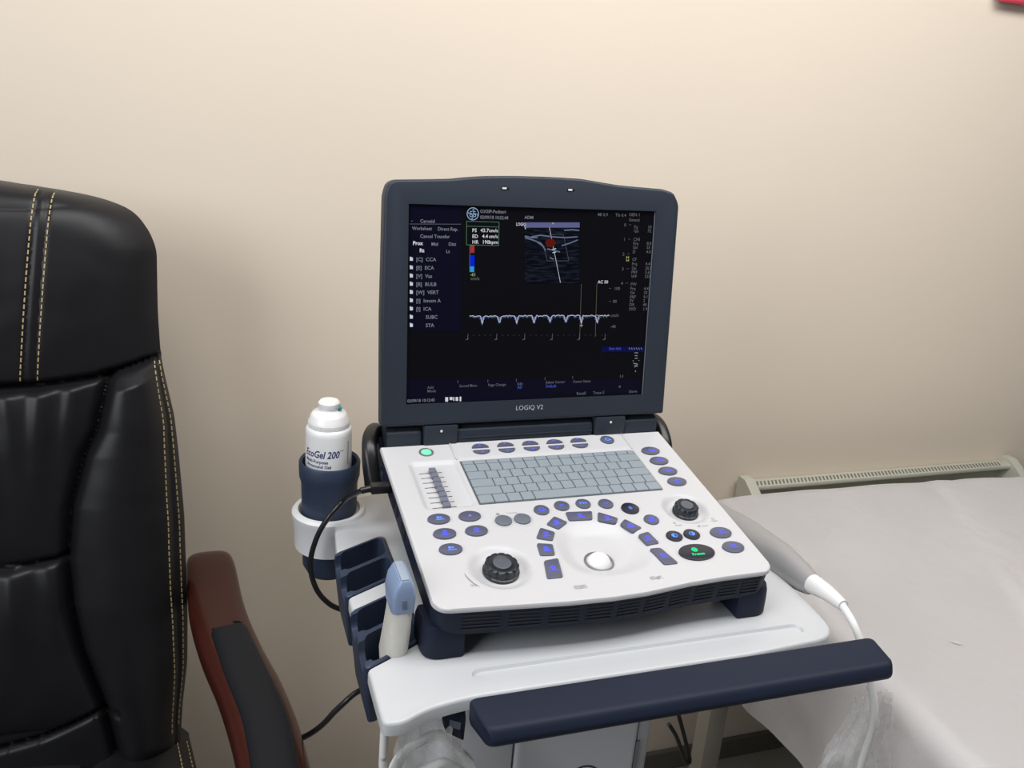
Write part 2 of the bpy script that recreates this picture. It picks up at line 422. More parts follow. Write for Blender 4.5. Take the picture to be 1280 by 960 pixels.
# white control panel with its dishes and recesses
DL = (-.1035, -.2300, .0335); DR = (.1362, -.1640, .0285)
KB = (-.0962, .1268, -.1256, -.0381)
def rrect(u, v, x0, x1, y0, y1, r, soft):
    dx = max(x0+r-u, u-(x1-r), 0); dy = max(y0+r-v, v-(y1-r), 0)
    d = sqrt(dx*dx+dy*dy)-r if (dx > 0 or dy > 0) else max(x0-u, u-x1, y0-v, v-y1)
    return 1-sstep(-soft, soft, d)
def hgt(u, v):
    h = 0
    for cx, cy, rr in (DL, DR):
        d = sqrt((u-cx)**2+(v-cy)**2)/rr
        if d < 1.15: h -= .0065*(1-sstep(.62, 1.04, d))
    # dish round the ball, wider towards its lower right
    x = (u-.008)/(.046+.010*max(0, min(1, (u-.008)/.04))); y = (v+.2150)/.0445
    k = (abs(x)**2.5+abs(y)**2.5)**.4
    if k < 1.2: h -= .0080*(1-sstep(.55, 1.05, k))
    h -= .0036*rrect(u, v, -.1545, -.1010, -.1250, -.0370, .006, .0034)
    h -= .0014*rrect(u, v, *KB, .0015, .0007)
    h += .0007*rrect(u, v, -.0985, .1262, -.034, .02, .001, .0008)
    for a, b, c, d in ((-.0410, -.0285, -.2725, -.2695), (.0415, .0545, -.2720, -.2690)): h -= .0028*rrect(u, v, a, b, c, d, .001, .0007)*1.4
    # freeze key surround, grey pair surround
    e = sqrt(((u-.1097)/.0230)**2+((v+.2395)/.0153)**2); h -= .0007*(1-sstep(.95, 1.03, e))
    return h
bm = NB(); NU, NV = 300, 236
def edgefall(d, r=.0022):
    if d >= r: return 0
    return -(r-sqrt(max(0, r*r-(r-d)**2)))
rowsv = []
for j in range(NV+1):
    t = j/NV; row = []
    rad = .016
    for i in range(NU+1):
        s = i/NU*2-1
        # distance of this row from the front edge, used to round the two front corners
        vv_ = -.2805*t; df = .2805-(-vv_)
        lim = W2
        if df < rad: lim = W2-rad+sqrt(max(0, rad*rad-(rad-df)**2))
        u = s*lim
        fr = -frontv(u)
        v = -t*(fr*sstep(.55, 1, t)+.2805*(1-sstep(.55, 1, t)))
        d = min(W2-abs(u), -v+.004, max(0, (fr+v)))
        if df < rad and abs(u) > W2-rad: d = min(d, rad-sqrt((abs(u)-(W2-rad))**2+(rad-df)**2))
        row.append(bm.verts.new(PT(u, v, hgt(u, v)+edgefall(max(0, d)))))
    rowsv.append(row)
for j in range(NV):
    for i in range(NU): bm.faces.new((rowsv[j][i], rowsv[j+1][i], rowsv[j+1][i+1], rowsv[j][i+1]))
bnd = [rowsv[0][i] for i in range(NU+1)]+[rowsv[j][NU] for j in range(1, NV+1)]+[rowsv[NV][i] for i in range(NU-1, -1, -1)]+[rowsv[j][0] for j in range(NV-1, 0, -1)]
low = []
for v in bnd:
    q = v.co+Vector((0, st_, -ct))*.0026; low.append(bm.verts.new(q))
for i in range(len(bnd)):
    k = (i+1) % len(bnd); bm.faces.new((bnd[i], bnd[k], low[k], low[i]))
panel = obj('control_panel', bm, WHITE, um)

# ridges beside the function strip
for x0 in (-.0995, .1262):
    bm = NB(); box(bm, x0, x0+.0016, -.036, -.001, .0002, .0014, .0003, T=PT); obj('strip_ridge', bm, WHITE, panel)

# keyboard
bm = NB(); box(bm, KB[0]+.0005, KB[1]-.0005, KB[2]+.0005, KB[3]-.0005, -.0013, -.0004, T=PT); kbd = obj('keyboard', bm, KEYB, um)
kx0, kx1, ky0, ky1 = KB[0]+.0012, KB[1]-.0012, KB[2]+.0012, KB[3]-.0012
rowh = [.55, 1, 1, 1, 1, 1]; tot = sum(rowh); yy = ky1
rows = [[.95]+[1]*13+[.6],
        [1]*13+[1.7],
        [1.45]+[1]*12+[1.15],
        [1.75]+[1]*11+[1.85],
        [2.15]+[1]*10+[1.1, 1.1, .9],
        [1.15, 1.1, 1.1, 1.0, 5.4, 1.0, 1.0, 1.0, 1.1, 1.1]]
letters = ['', '1234567890-=', 'QWERTYUIOP[]', 'ASDFGHJKL;\'', 'ZXCVBNM,./', '']
for ri, (rh, ws) in enumerate(zip(rowh, rows)):
    h = (ky1-ky0)*rh/tot; x = kx0; tw = sum(ws)
    for kk, w in enumerate(ws):
        ww = (kx1-kx0)*w/tw; bm = NB()
        prism(bm, roundpoly([(x+.0005, yy-h+.0005), (x+ww-.0005, yy-h+.0005), (x+ww-.0005, yy-.0005), (x+.0005, yy-.0005)], .001, 2), -.0005, .0012, .0005, T=PT, seg=1)
        obj('key', bm, KEY, kbd); x += ww
    yy -= h
# key legends (printed on the keys: one thin layer of print)
bm = NB(); yy = ky1
for ri, (rh, ws) in enumerate(zip(rowh, rows)):
    h = (ky1-ky0)*rh/tot; x = kx0; tw = sum(ws)
    for kk, w in enumerate(ws):
        ww = (kx1-kx0)*w/tw; L = letters[ri]; off = 0 if ri == 1 else 1; idx = kk-off
        if L and 0 <= idx < len(L) and w == 1: text(bm, L[idx], PT, x+.0035, yy-h*.45, .0028, z=.00135)
        x += ww
    yy -= h
LEG = mat('key_legend_print', (.40, .45, .49), .5); obj('key_legends', bm, LEG, kbd, smooth=False)

# backlit buttons
def button(poly, m, glyph, gm=None, h1=.0020, parent=um, name='button', label=None):
    bm = NB(); cx = sum(p[0] for p in poly)/len(poly); cy = sum(p[1] for p in poly)/len(poly)
    base = hgt(cx, cy) if abs(hgt(cx, cy)) < .002 else 0
    prism(bm, poly, base-.0015, base+h1, .0007, T=PT); b = obj(name, bm, m, parent, label=label)
    if glyph:
        bm = NB(); z = base+h1+.00012; glyph(bm, cx, cy, z); obj('backlit_symbol', bm, gm or BLUE, b, smooth=False)
    return b
def quad(bm, x0, x1, y0, y1, z, T=PT): bm.faces.new([bm.verts.new(T(*p)) for p in ((x0, y0, z), (x1, y0, z), (x1, y1, z), (x0, y1, z))])
def ring2(bm, cx, cy, r, w, z, n=20, T=PT, a0=0, a1=2*pi):
    full = abs(a1-a0-2*pi) < 1e-6
    A = [a0+(a1-a0)*i/n for i in range(n+1)]
    o_ = [bm.verts.new(T(cx+r*cos(a), cy+r*sin(a), z)) for a in A]; i_ = [bm.verts.new(T(cx+(r-w)*cos(a), cy+(r-w)*sin(a), z)) for a in A]
    for k in range(n): bm.faces.new((o_[k], o_[k+1], i_[k+1], i_[k]))
def g_pic(bm, cx, cy, z):
    cx += .0008
    quad(bm, cx-.0030, cx-.0006, cy-.0002, cy+.0032, z); quad(bm, cx-.0002, cx+.0028, cy+.0004, cy+.0024, z); quad(bm, cx-.0042, cx+.0046, cy-.0026, cy-.0015, z)
def g_lines(bm, cx, cy, z):
    ring2(bm, cx+.0002, cy+.0014, .0026, .0009, z, 10); quad(bm, cx-.0042, cx+.0046, cy-.0034, cy-.0022, z); quad(bm, cx-.0008, cx+.0018, cy+.0008, cy+.0020, z)
def g_dot(bm, cx, cy, z): quad(bm, cx-.0013, cx+.0013, cy-.0009, cy+.0009, z)
def g_txt(s, hh=.0042):
    def f(bm, cx, cy, z): text(bm, s, PT, cx, cy-hh/2, hh, align='CENTER', z=z)
    return f
def g_ring(bm, cx, cy, z): ring2(bm, cx, cy, .0034, .0011, z, 14); quad(bm, cx+.0020, cx+.0050, cy-.0028, cy-.0018, z)
# two rows of half-round function keys
for i in range(5):
    cx = -.0643+.0318*i
    up = [(cx+.0104*cos(a), -.0152+.0082*sin(a)) for a in (pi*k/16 for k in range(17))]
    button(roundpoly(up, 0), BTN, g_dot, BLUE)
    dn = [(cx-.0004+.0104*cos(a), -.0204-.0004+.0082*sin(a)) for a in (pi+pi*k/16 for k in range(17))]
    button(dn, BTN, g_dot, BLUE)
button(ell(.1019, -.0147, .0088, .0088), BTN, g_ring, BLUE2)
for x, y in ((.1483, -.0448), (.1490, -.0677), (.1497, -.0905), (.1505, -.1131)): button(ell(x, y, .0121, .0086), BTN, g_lines if 0 else g_dot if 0 else g_pic, BLUE)
for (x, y), g in zip(((-.1464, -.1461), (-.1128, -.1458), (-.1463, -.1714), (-.1124, -.1713), (-.1463, -.1967)), (g_pic, g_txt('A'), g_lines, g_lines, g_pic)):
    button(ell(x, y, .0121, .0087), BTN, g, BLUE2 if g is not g_lines else BLUE)
for x in (-.0791, -.0578): button(ell(x, -.1583, .0092, .0088), GREYB, None)
for (x, y), g in zip(((-.0318, -.1458), (-.0065, -.1413), (.0192, -.1409), (.0452, -.1444), (.0851, -.1796)), (g_ring, g_txt('M'), g_txt('PW'), g_txt('CF', .0038), g_lines)):
    button(ell(x, y, .0086, .0086), BTN, g, BLUE2 if x > .01 and x < .03 else BLUE)
button(ell(.0698, -.1565, .0103, .0100), BTND, g_txt('B', .0050), BLUE2)
for x in (.0975, .1186):
    button(ell(x, -.2110, .0092, .0087), BTND, None)
    bm = NB(); ring2(bm, x, -.2110, .0034, .0009, .00215, 16); quad(bm, x if x > .1 else x-.0026, x+.0026 if x > .1 else x, -.2134, -.2086, .0022)
    obj('backlit_symbol', bm, BLUE2, um, smooth=False)
for x, y in ((.1535, -.2129), (.1543, -.2383)): button(ell(x, y, .0126, .0093), BTN, g_pic, BLUE)
def g_freeze(bm, cx, cy, z):
    text(bm, 'Freeze', PT, cx-.0003, cy-.0058, .0038, align='CENTER', z=z, bold=.02); ring2(bm, cx-.0012, cy+.0032, .0034, .0013, z, 16); quad(bm, cx-.0030, cx+.0006, cy+.0022, cy+.0042, z)
button(ell(.1097, -.2395, .0205, .0130, 56), BTND, g_freeze, GREEN, label='large dark oval button with green Freeze lettering')
arc = [[(-.0353, -.1709), (-.0217, -.1585), (-.0105, -.1708), (-.0253, -.1811)], [(-.0069, -.1532), (.0241, -.1556), (.0186, -.1703), (-.0081, -.1687)],
       [(.0299, -.1578), (.0484, -.1719), (.0421, -.1808), (.0236, -.1731)], [(.0457, -.1824), (.0552, -.1739), (.0682, -.1917), (.0547, -.1979)],
       [(.0578, -.2029), (.0718, -.1993), (.0755, -.2199), (.0603, -.2212)], [(.0598, -.2271), (.0727, -.2271), (.0807, -.254), (.0641, -.254)],
       [(-.0437, -.1757), (-.0304, -.1856), (-.038, -.1991), (-.054, -.1924)], [(-.0563, -.2004), (-.0399, -.2045), (-.0436, -.2219), (-.0592, -.2202)],
       [(-.0583, -.2286), (-.0422, -.2269), (-.0474, -.2555), (-.0641, -.2553)]]
for p in arc: 
    q = roundpoly(p, .0028, 4)
    bm = NB(); b = None; button(q, BTN, g_lines, BLUE, h1=.0016, name='mode_key')
# trackball
bm = NB(); zb = -.0080
lathe(bm, [(.0155, zb-.001), (.0158, zb+.0008), (.0135, zb+.0012), (.0130, zb-.001)], .0035, -.2290, T=PT, cap=False)
tr = obj('trackball_ring', bm, RINGG, um)
bm = NB(); cc = PT(.0035, -.2290, -.0110); bmesh.ops.create_uvsphere(bm, u_segments=48, v_segments=32, radius=.0128); bmesh.ops.translate(bm, verts=bm.verts, vec=cc); obj('trackball', bm, BALL, um)
# knobs
def knob(cx, cy, r, hh, lobes):
    bm = NB(); zb = -.0065; n = 96; rings = []
    for rr, z, sc in ((r*1.04, zb, 0), (r*1.04, zb+hh*.25, .0), (r*.98, zb+hh*.30, 1), (r*.96, zb+hh*.85, 1), (r*.88, zb+hh*.97, 1), (r*.74, zb+hh, .2), (r*.60, zb+hh*.93, 0), (r*.55, zb+hh*.90, 0)):
        ring = []
        for i in range(n):
            a = 2*pi*i/n; k = 1-.07*sc*(.5+.5*cos(lobes*a))**4
            ring.append(bm.verts.new(PT(cx+rr*k*cos(a), cy+rr*k*sin(a), z)))
        rings.append(ring)
    for a, b in zip(rings, rings[1:]):
        for i in range(n): bm.faces.new((a[i], a[(i+1) % n], b[(i+1) % n], b[i]))
    bm.faces.new(rings[-1]); bm.faces.new(rings[0][::-1]); k = obj('dial_knob', bm, KNOB, um)
    bm = NB(); lathe(bm, [(r*.52, zb+hh*.88), (r*.52, zb+hh*1.0), (r*.45, zb+hh*1.04), (r*.2, zb+hh*1.02)], cx, cy, T=PT, n=32); obj('knob_cap', bm, KNOBT, k)
knob(-.1030, -.2300, .0178, .0120, 12); knob(.1366, -.1640, .0142, .0115, 9)
# depth gain sliders
for i in range(8):
    v = -.0543-.00953*i; bm = NB(); quad(bm, -.1470+.0003*0, -.1204, v-.0005, v+.0005, -.00345); s_ = obj('slider_track', bm, SLOT, um, smooth=False)
    bm = NB(); cxs = -.1318+.0003*(i % 3); prism(bm, roundpoly([(cxs-.0040, v-.0040), (cxs+.0040, v-.0040), (cxs+.0040, v+.0040), (cxs-.0040, v+.0040)], .001, 2), -.0032, .0018, .0008, T=PT, seg=1)
    obj('slider_cap', bm, mat('slider_cap_%d' % i, (.16, .17, .22), .35) if i == 0 else bpy.data.materials['slider_cap_0'], s_)
# power key
bm = NB(); lathe(bm, [(.0086, -.0005), (.0086, .0010), (.0070, .0012), (.0062, .0002)], -.1307, -.0163, T=PT, cap=False); pr = obj('power_button_ring', bm, RINGG, um)
bm = NB(); lathe(bm, [(.0060, -.0005), (.0060, .0010), (.0048, .0016), (.001, .0018)], -.1307, -.0163, T=PT); obj('power_button', bm, GREENL, pr, label='lit green power button')
# printed legends
bm = NB()
text(bm, 'Gain', PT, -.1374, -.2530, .0026, align='CENTER', z=.0002)
for k in range(12):
    a0 = pi*1.03+k/12*.62; a1 = pi*1.03+(k+1)/12*.62; w0 = .0002+.0011*k/12*(1-k/12)*4*.5; w1 = .0002+.0011*(k+1)/12*(1-(k+1)/12)*4*.5
    rr = .0385; cx, cy = DL[0], DL[1]
    bm.faces.new([bm.verts.new(PT(cx+r_*cos(a), cy+r_*sin(a), .0002)) for r_, a in ((rr-w0, a0), (rr+w0, a0), (rr+w1, a1), (rr-w1, a1))])
text(bm, 'Depth', PT, .1125, -.1935, .0022, align='CENTER', z=.0002); ring2(bm, .1095, -.1880, .0016, .0006, .0002, 12)
text(bm, 'Zoom', PT, .1425, -.1985, .0022, align='CENTER', z=.0002); quad(bm, .1335, .1365, -.1985, -.1960, .0002)
text(bm, 'Width', PT, .1580, -.1920, .0022, align='CENTER', z=.0002); ring2(bm, .1580, -.1870, .0018, .0005, .0002, 12)
text(bm, 'Comment', PT, -.0655, -.1460, .0020, align='CENTER', z=.0002); ring2(bm, -.0815, -.1450, .0020, .0015, .0002, 12)
obj('panel_print', bm, PRINT, panel, smooth=False)
bm = NB()
for cx in (-.0791, -.0578): ring2(bm, cx, -.1583, .0115, .0004, .0002, 30)
obj('panel_outline', bm, mat('light_grey_print', (.45, .46, .47), .6), panel, smooth=False)
# dark grey quads on the floor of the two front notches
for a, b, v in ((-.040, -.0295, -.2708), (.0425, .0535, -.2703)):
    bm = NB(); quad(bm, a+.0003, b-.0022, v-.0012, v+.0011, -.0030); obj('latch_slot', bm, BTN, panel, smooth=False)

# hinge shroud, hinges, lid
bm = NB()
pts = [(.0006, -.006), (.040, -.006), (.044, .006), (.038, .017), (.020, .0215), (.009, .0205), (.0025, .0150)]
def shroud(x0, x1):
    ps = roundpoly(pts, .002, 2); prism(bm, ps, x0, x1, .004, T=lambda a, b, c: Vector((c, a, b)))
    # other end gets the same rounding by mirroring
n_ = Vector((0, 0, 0))
XH = [on(530, 540, 'y', .0).x, on(572.5, 540, 'y', .0).x, on(743.5, 535, 'y', .0).x, on(781, 530, 'y', .0).x]
shroud(-.174, XH[0]-.001); hs = obj('hinge_cover', bm, SLATE, um)
bm = NB(); shroud(XH[1]+.001, XH[2]-.001)
box(bm, XH[1]+.003, XH[2]-.003, .0005, .003, .006, .0075, .0003); obj('hinge_cover', bm, SLATE, um)
bm = NB(); shroud(XH[3]+.001, .180); obj('hinge_cover', bm, SLATE, um)
for a, b in ((XH[0], XH[1]), (XH[2], XH[3])):
    bm = NB(); box(bm, a, b, -.0015, .034, -.002, .0245, .0025, T=ID); h_ = obj('hinge', bm, SLATE, um)
    bm = NB(); c_ = (a+b)/2; lathe(bm, [(.0016, 0), (.0014, .0006), (.0003, .0008)], c_, 0, T=lambda x, y, z: Vector((x, -.0015-z, .0175+y)), n=16); obj('screw', bm, GOLD, h_)
# lid outline in lid coordinates
LW0, LW1, LB = -.1815, .1842, -.0265
top = [lidpt(*q) for q in ((485.5, 229), (494, 224.5), (530, 224.2), (566, 223.5), (585, 221.5), (610, 220), (643, 219.8), (676, 220.7), (700, 221.8), (726, 223.5), (747, 227), (772, 231.3), (800, 234), (829, 236.5), (842, 241))]
lo = [(LW0, LB), (LW0-.0003, .10), (top[0][0]-.0040, .238)]+top+[(LW1, .238), (LW1, .10), (LW1, LB)]
lo = roundpoly(lo, [.003, 0, .006]+[.004]*len(top)+[.006, 0, .003], 3)
bm = NB(); prism(bm, lo[::-1], -.019, .0015, .0030, T=LT, seg=3)
lid = obj('screen_lid', bm, SLATE, um)
cb = NB(); box(cb, -.15205-.0006, .15205+.0014, -.0008, .2281+.0006, -.0022, .01, 0, T=LT); cutter = obj('cutter', cb, SLATE)
cut(lid, [cutter])
bm = NB(); quad(bm, .1520+.0001, .1520+.0013, -.0008, .2285, -.0004, T=LT); obj('painted_edge_light', bm, mat('edge_light_paint', (.16, .18, .22), .3), lid, smooth=False)  # light catching the right inner bezel edge, painted as a paler strip
scr_ = NB(); quad(scr_, -.1521, .1521, -.0003, .2284, -.0019, T=LT); disp = obj('display_screen', scr_, SCR, um, smooth=False)
for c_, w_ in ((631, 10), (713, 10)):
    bm = NB(); x, w = lidpt(c_, 235.5 if c_ < 700 else 237.5); box(bm, x-.0045, x+.0045, w-.0018, w+.0018, .0010, .0019, .0004, T=LT); lt_ = obj('latch_hook', bm, BLACK, lid)
    bm = NB(); box(bm, x-.0036, x+.0014, w-.0010, w+.0010, .0019, .0026, .0002, T=LT); obj('latch_metal', bm, GOLD, um)
bm = NB(); x, w = lidpt(644, 512.3); x2, _ = lidpt(677.5, 511)
text(bm, 'LOGIQ V2', LT, x, w-.0002, .0058, width=x2-x, z=.0017, bold=-.01); obj('wordmark', bm, mat('silver_print', (.55, .57, .60), .4), lid, smooth=False)
# carry handle, hanging behind the hinge: two arms and a bar
bm = NB()
hp = [(-.189, -.010, -.050), (-.1915, -.004, -.034), (-.193, .008, -.010), (-.190, .024, .001), (-.181, .042, .003), (-.168, .056, -.006), (-.12, .066, -.020), (.12, .066, -.020), (.176, .060, -.010), (.191, .046, -.002), (.198, .030, -.007), (.199, .010, -.024), (.196, .000, -.045)]
path = smoothpath(hp, 8)
sweep(bm, path, lambda t: [(.0088*math.copysign(abs(cos(a))**.7, cos(a)), .0105*math.copysign(abs(sin(a))**.7, sin(a))) for a in (2*pi*i/16 for i in range(16))])
obj('carry_handle', bm, BLACK, um)
for sx in (-1, 1):
    bm = NB(); lathe(bm, [(.011, 0), (.011, .0035), (.008, .006)], 0, 0, T=lambda a, b, c: Vector((sx*(.1785+c), -.002+a, -.036+b)), n=24); obj('handle_pivot', bm, DARK, um)

# ------------------------------------------------------------------ what the screen shows
DZ = -.0016
def sp(px, py): return lidpt(px, py, DZ)
def ST(x, y, z): return LT(x, y, DZ+z)
KPX = .000925
class Layer:
    def __init__(s, name, m, z=0): s.bm = NB(); s.name = name; s.m = m; s.z = z
    def t(s, st, px, py, h=4.2, w=None, b=0):
        x, y = sp(px, py); ww = None
        if w: ww = sp(px+w, py)[0]-x
        text(s.bm, st, ST, x, y, h*KPX*.95, width=ww, z=s.z, bold=b+.012); return s
    def line(s, a, b, w=.0004):
        A, B = Vector(sp(*a)), Vector(sp(*b)); d = (B-A).normalized(); n = Vector((-d.y, d.x))*w/2
        s.bm.faces.new([s.bm.verts.new(ST(q.x, q.y, s.z)) for q in (A-n, B-n, B+n, A+n)]); return s
    def rect(s, x0, y0, x1, y1):
        a = sp(x0, y0); b = sp(x1, y0); c = sp(x1, y1); d = sp(x0, y1)
        s.bm.faces.new([s.bm.verts.new(ST(*q, s.z)) for q in (a, b, c, d)]); return s
    def done(s): return obj(s.name, s.bm, s.m, disp, smooth=False)
g = Layer('menu_background', SNAVY, .00005); g.rect(512.6, 258, 577, 414); g.rect(510, 474, 690, 503); g.rect(690, 474, 801, 492.5); g.done()
g = Layer('menu_text', SGREY, .0002)
g.t('Carotid', 525, 278.3, 4.3); g.t('-', 514, 277.5); g.line((512, 280), (576, 280.2), .0003)
g.t('Worksheet', 515, 287.3, 4.3, 25).t('Direct Rep.', 547, 288, 4.3, 25).t('Cancel Transfer', 525, 297.2, 4.3, 37).t('Mid', 539, 307).t('Dist', 560.5, 307).t('Lt', 557.5, 316.2)
ys = [326.3, 336.8, 347.2, 357.4, 367.6, 378, 388.3, 398.6, 409]
for s_, y in zip(['[C]  CCA', '[E]  ECA', '[V]  Vas', '[B]  BULB', '[W]  VERT', '[I]  Innom A', '[I]  ICA', '       SUBC', '       STA'], ys): g.t(s_, 520, y, 4.6)
g.t('02/09/18 10:12:43', 509, 503, 4, 34); g.done()
g = Layer('menu_highlight_text', SWHITE, .0002); g.t('Prox', 516, 306, 4.6, b=.02).t('Rt', 524.3, 315.2, 4.6, b=.02)
for y in ys: g.rect(512.3, y-4.5, 516, y-.4); g.rect(512.3, y-5.3, 514, y-4.5)
for x0, x1, y0, y1 in ((556.5, 560, 496.5, 502), (562, 565.5, 496.3, 500), (566.5, 568, 496.3, 501), (569.5, 572.7, 496.3, 501), (574.5, 576.5, 495.8, 501.5)): g.rect(x0, y0, x1, y1)
g.done()
g = Layer('measurement_text', SWHITE, .0003)
for s_, v, u_, y in (('PS', '43.7', 'cm/s', 290), ('ED', '4.4', 'cm/s', 297.4), ('HR', '190', 'bpm', 304.6)): g.t(s_, 590, y, 4.6); g.t(v, 600.5 if len(v) > 3 else 602.5, y, 4.6); g.t(u_, 611, y, 4.4, 11)
g.done()
g = Layer('measurement_box', SGRN, .0002); g.line((583.3, 276.5), (583, 306)).line((623.8, 277.5), (623.3, 307)).line((583, 276.5), (624, 277.7)).line((583, 282.6), (624, 283.8)).line((583, 306), (623.3, 307)); g.done()
g = Layer('patient_text', SGREY, .0002); g.t('OXSIP-Pediatri', 600, 266, 4.2, 32).t('02/09/18 10:52:44', 600, 273.4, 4.2, 35).t('ADM', 655.5, 273.5, 4); g.done(); g = Layer('output_index_text', SDIM, .0002); g.t('MI 0.9', 747, 270, 4.2).t('TIs 0.4', 769, 270.5, 4.2); g.done()
# emblem in the header
g = Layer('screen_emblem', emis('display_emblem', (.35, .5, .75), .75), .0002)
def emblem(bm, T, cx, cy, r, z):
    ring2(bm, cx, cy, r, r*.12, z, 40, T=T)
    for k in range(4):
        a = pi/2*k+pi/4; ring2(bm, cx+r*.62*cos(a+.55), cy+r*.62*sin(a+.55), r*.20, r*.08, z, 10, T=T, a0=a, a1=a+4.4)
    for sx, ph in ((-1, 0), (1, 0)):
        ring2(bm, cx+sx*r*.27, cy+r*.20, r*.24, r*.10, z+1e-6, 14, T=T, a0=.6, a1=5.6)
        ring2(bm, cx+sx*r*.27, cy-r*.26, r*.26, r*.10, z+1e-6, 16, T=T)
    quad(bm, cx+r*.05, cx+r*.5, cy-r*.03, cy+r*.06, z+2e-6, T=T)
x, y = sp(591, 267.3); emblem(g.bm, ST, x, y, .0072, .0002); g.done()
g = Layer('scale_text', SWHITE, .0002); g.t('LOGIQ', 645, 282, 4, 12).t('V', 655, 286.4, 4).t('AC 50', 747, 354.2, 4.2, 13); g.line((686, 281), (700.5, 353.5), .0005); g.line((690, 311.8), (695, 310.7), .0008).line((690.5, 316), (695, 315), .0008); g.done()
g = Layer('preset_text', SDIM, .0002)
for i, y in enumerate((270, 276.5)): g.t(('GEN 1', 'General')[i], 786, y, 4.2, 13)
g.done(); g = Layer('parameter_list', SDIM, .0002)
R1 = [(285.5, 'Fq', '10'), (290.5, 'Gn', '72'), (301, 'CHI', ''), (306, 'Frq', '8.0'), (311, 'Gn', '55'), (316.5, 'D', '4.0'), (326, 'CF', ''), (331.6, 'Frq', '4.4'), (337, 'Gn', '20.5'), (342, 'PRF', '3.6'), (347.3, 'WF', '232'), (357, 'PW', ''), (362.4, 'Frq', '4.4'), (367.6, 'Gn', '33'), (373, 'PRF', '9.1'), (377.6, 'SV', '2'), (382.6, 'DR', '40'), (388, 'SVD', '1.9')]
for y, a, b in R1:
    x = 792.5-(y-285)*.062; g.t(a, x, y, 4.2); g.t(b, x+17, y, 4.2)
g.done(); g = Layer('depth_scale', SDIM, .0002)
for i, (x, y) in enumerate(((780, 283), (779, 301), (778, 319.5), (777, 338), (776, 356))): g.t(str(i), x, y, 4.2); g.line((x+6, y-2), (x+9, y-2.1))
g.done(); g = Layer('velocity_scale', SDIM, .0002)
g.t('100', 767.5, 362.5, 4.2).t('80', 766, 378.5, 4.2).t('cm/s', 763, 396, 4.2, 10).t('-40', 763, 410, 4.2)
for y in (360.4, 376.5): g.line((761, y), (764, y))
g.done(); g = Layer('soft_key_labels', SDIM, .0002)
for s_, x, y, h, w in (('Recall', 720.5, 493.5, 4.2, 11), ('Trace 5', 741, 492.8, 4.2, 14), ('Store', 786, 491, 4, 10), ('1:1', 774, 472, 4, None), ('*', 773, 487, 6, None), ('Second Menu', 574, 484, 3.6, 22), ('Page Change', 610, 482.8, 3.6, 22), ('Edit', 646.5, 481.4, 3.6, None), ('Select Cursor', 682, 479.5, 3.6, 24), ('Cursor Select', 716, 478.5, 3.6, 22)):
    gg = Layer('soft_key_label', SDIM, .0002); gg.t(s_, x, y, h, w)
    n1_ = {574: (571, 479), 610: (608.5, 478), 646.5: (644, 477), 682: (680, 475), 716: (714.5, 473.5)}.get(x)
    if n1_: gg.t('1', n1_[0], n1_[1], 4)
    gg.done()
g.t('Add', 534, 486, 3.6).t('Mode', 534, 490.5, 3.6)
g.done(); g = Layer('colour_bar_unit', SDIM, .0002); g.t('cm/s', 588, 350, 4.4, 11); g.done(); g = Layer('time_scale', SDIM, .0002)
for i in range(6):
    x = (585, 621, 656, 690.5, 724.5, 756.5)[i]; g.line((x, 417), (x-.6, 425), .0006); g.line((x-3, 425), (x+.5, 423), .0007)
    if i < 5:
        for k in range(1, 5): g.line((x+k*7, 418.5), (x+k*7, 419.5), .0004)
g.done()
g = Layer('soft_key_text', SBLUE, .0002); g.t('All', 646.5, 486, 4.2).t('Default', 682, 484.5, 4.2, 13).t('Save data', 761, 437.3, 4, 15); g.done()
g = Layer('status_bar', SBAR, .00012); g.rect(752, 433.2, 805, 440); g.done()
g = Layer('body_mark', SGREY, .0002)
for k in range(6): g.line((786+k*3, 434.5), (787.5+k*3, 437), .0008)
for a, b in (((793, 441), (797.5, 441)), ((793.4, 444.5), (797, 444.5)), ((793.4, 448), (797, 447.7)), ((790.8, 451), (792, 451)), ((798, 450.5), (799, 450.5)), ((791.5, 454), (797, 455)), ((797, 455), (793, 459)), ((793, 456.5), (797, 458)), ((794, 463), (794.5, 465))): g.line(a, b, .0011)
g.done()
# doppler trace: white crest with blue dips
g = Layer('doppler_trace', emis('display_trace', (.62, .66, .78), .7), .0003); rnd = random.Random(4)
dips = [602.6, 624.2, 645.8, 667.4, 687.4, 707.2, 726.6, 746.4]
pts_ = []
x = 587.0
while x < 762:
    y = 395.3-.006*(x-587)+rnd.uniform(-.8, .8)
    d = min(abs(x-q) for q in dips)
    if d < 2.2: y += (2.2-d)/2.2*9.5
    pts_.append((x, y)); x += 1.05
for a, b in zip(pts_, pts_[1:]): g.line(a, b, .0009)
g.done()
g = Layer('doppler_fill', emis('display_trace_blue', (.10, .16, .42), .6), .0002)
for q in dips:
    g.rect(q-3, 396, q+3, 399.5); g.rect(q-1.6, 399.5, q+1.6, 403)
for a, b in zip(pts_[::1], pts_[1::1]):
    if rnd.random() < .6: g.line((a[0], a[1]+1.5), (b[0], b[1]+2.2), .0008)
g.done()
g = Layer('cursor_lines', emis('display_cursor', (.45, .45, .28), .28), .00025); g.line((726.6, 355), (724.5, 424), .0004).line((746, 355), (744, 421), .0004); g.done()
g = Layer('cursor_marks', SYEL, .0004); g.line((724.5, 406.8), (728.5, 406.5), .0007).line((726.4, 404.5), (726.6, 408.8), .0007).line((744, 394), (748, 394), .0007); g.line((782.5, 321.5), (786, 321.5), .0007).line((782.5, 325.5), (786, 325.5), .0007).line((783, 320), (783, 327), .0005).line((785.6, 320), (785.6, 327), .0005); g.rect(690, 278.3, 692, 280); g.t('-61', 587.5, 345, 4.2); g.done()
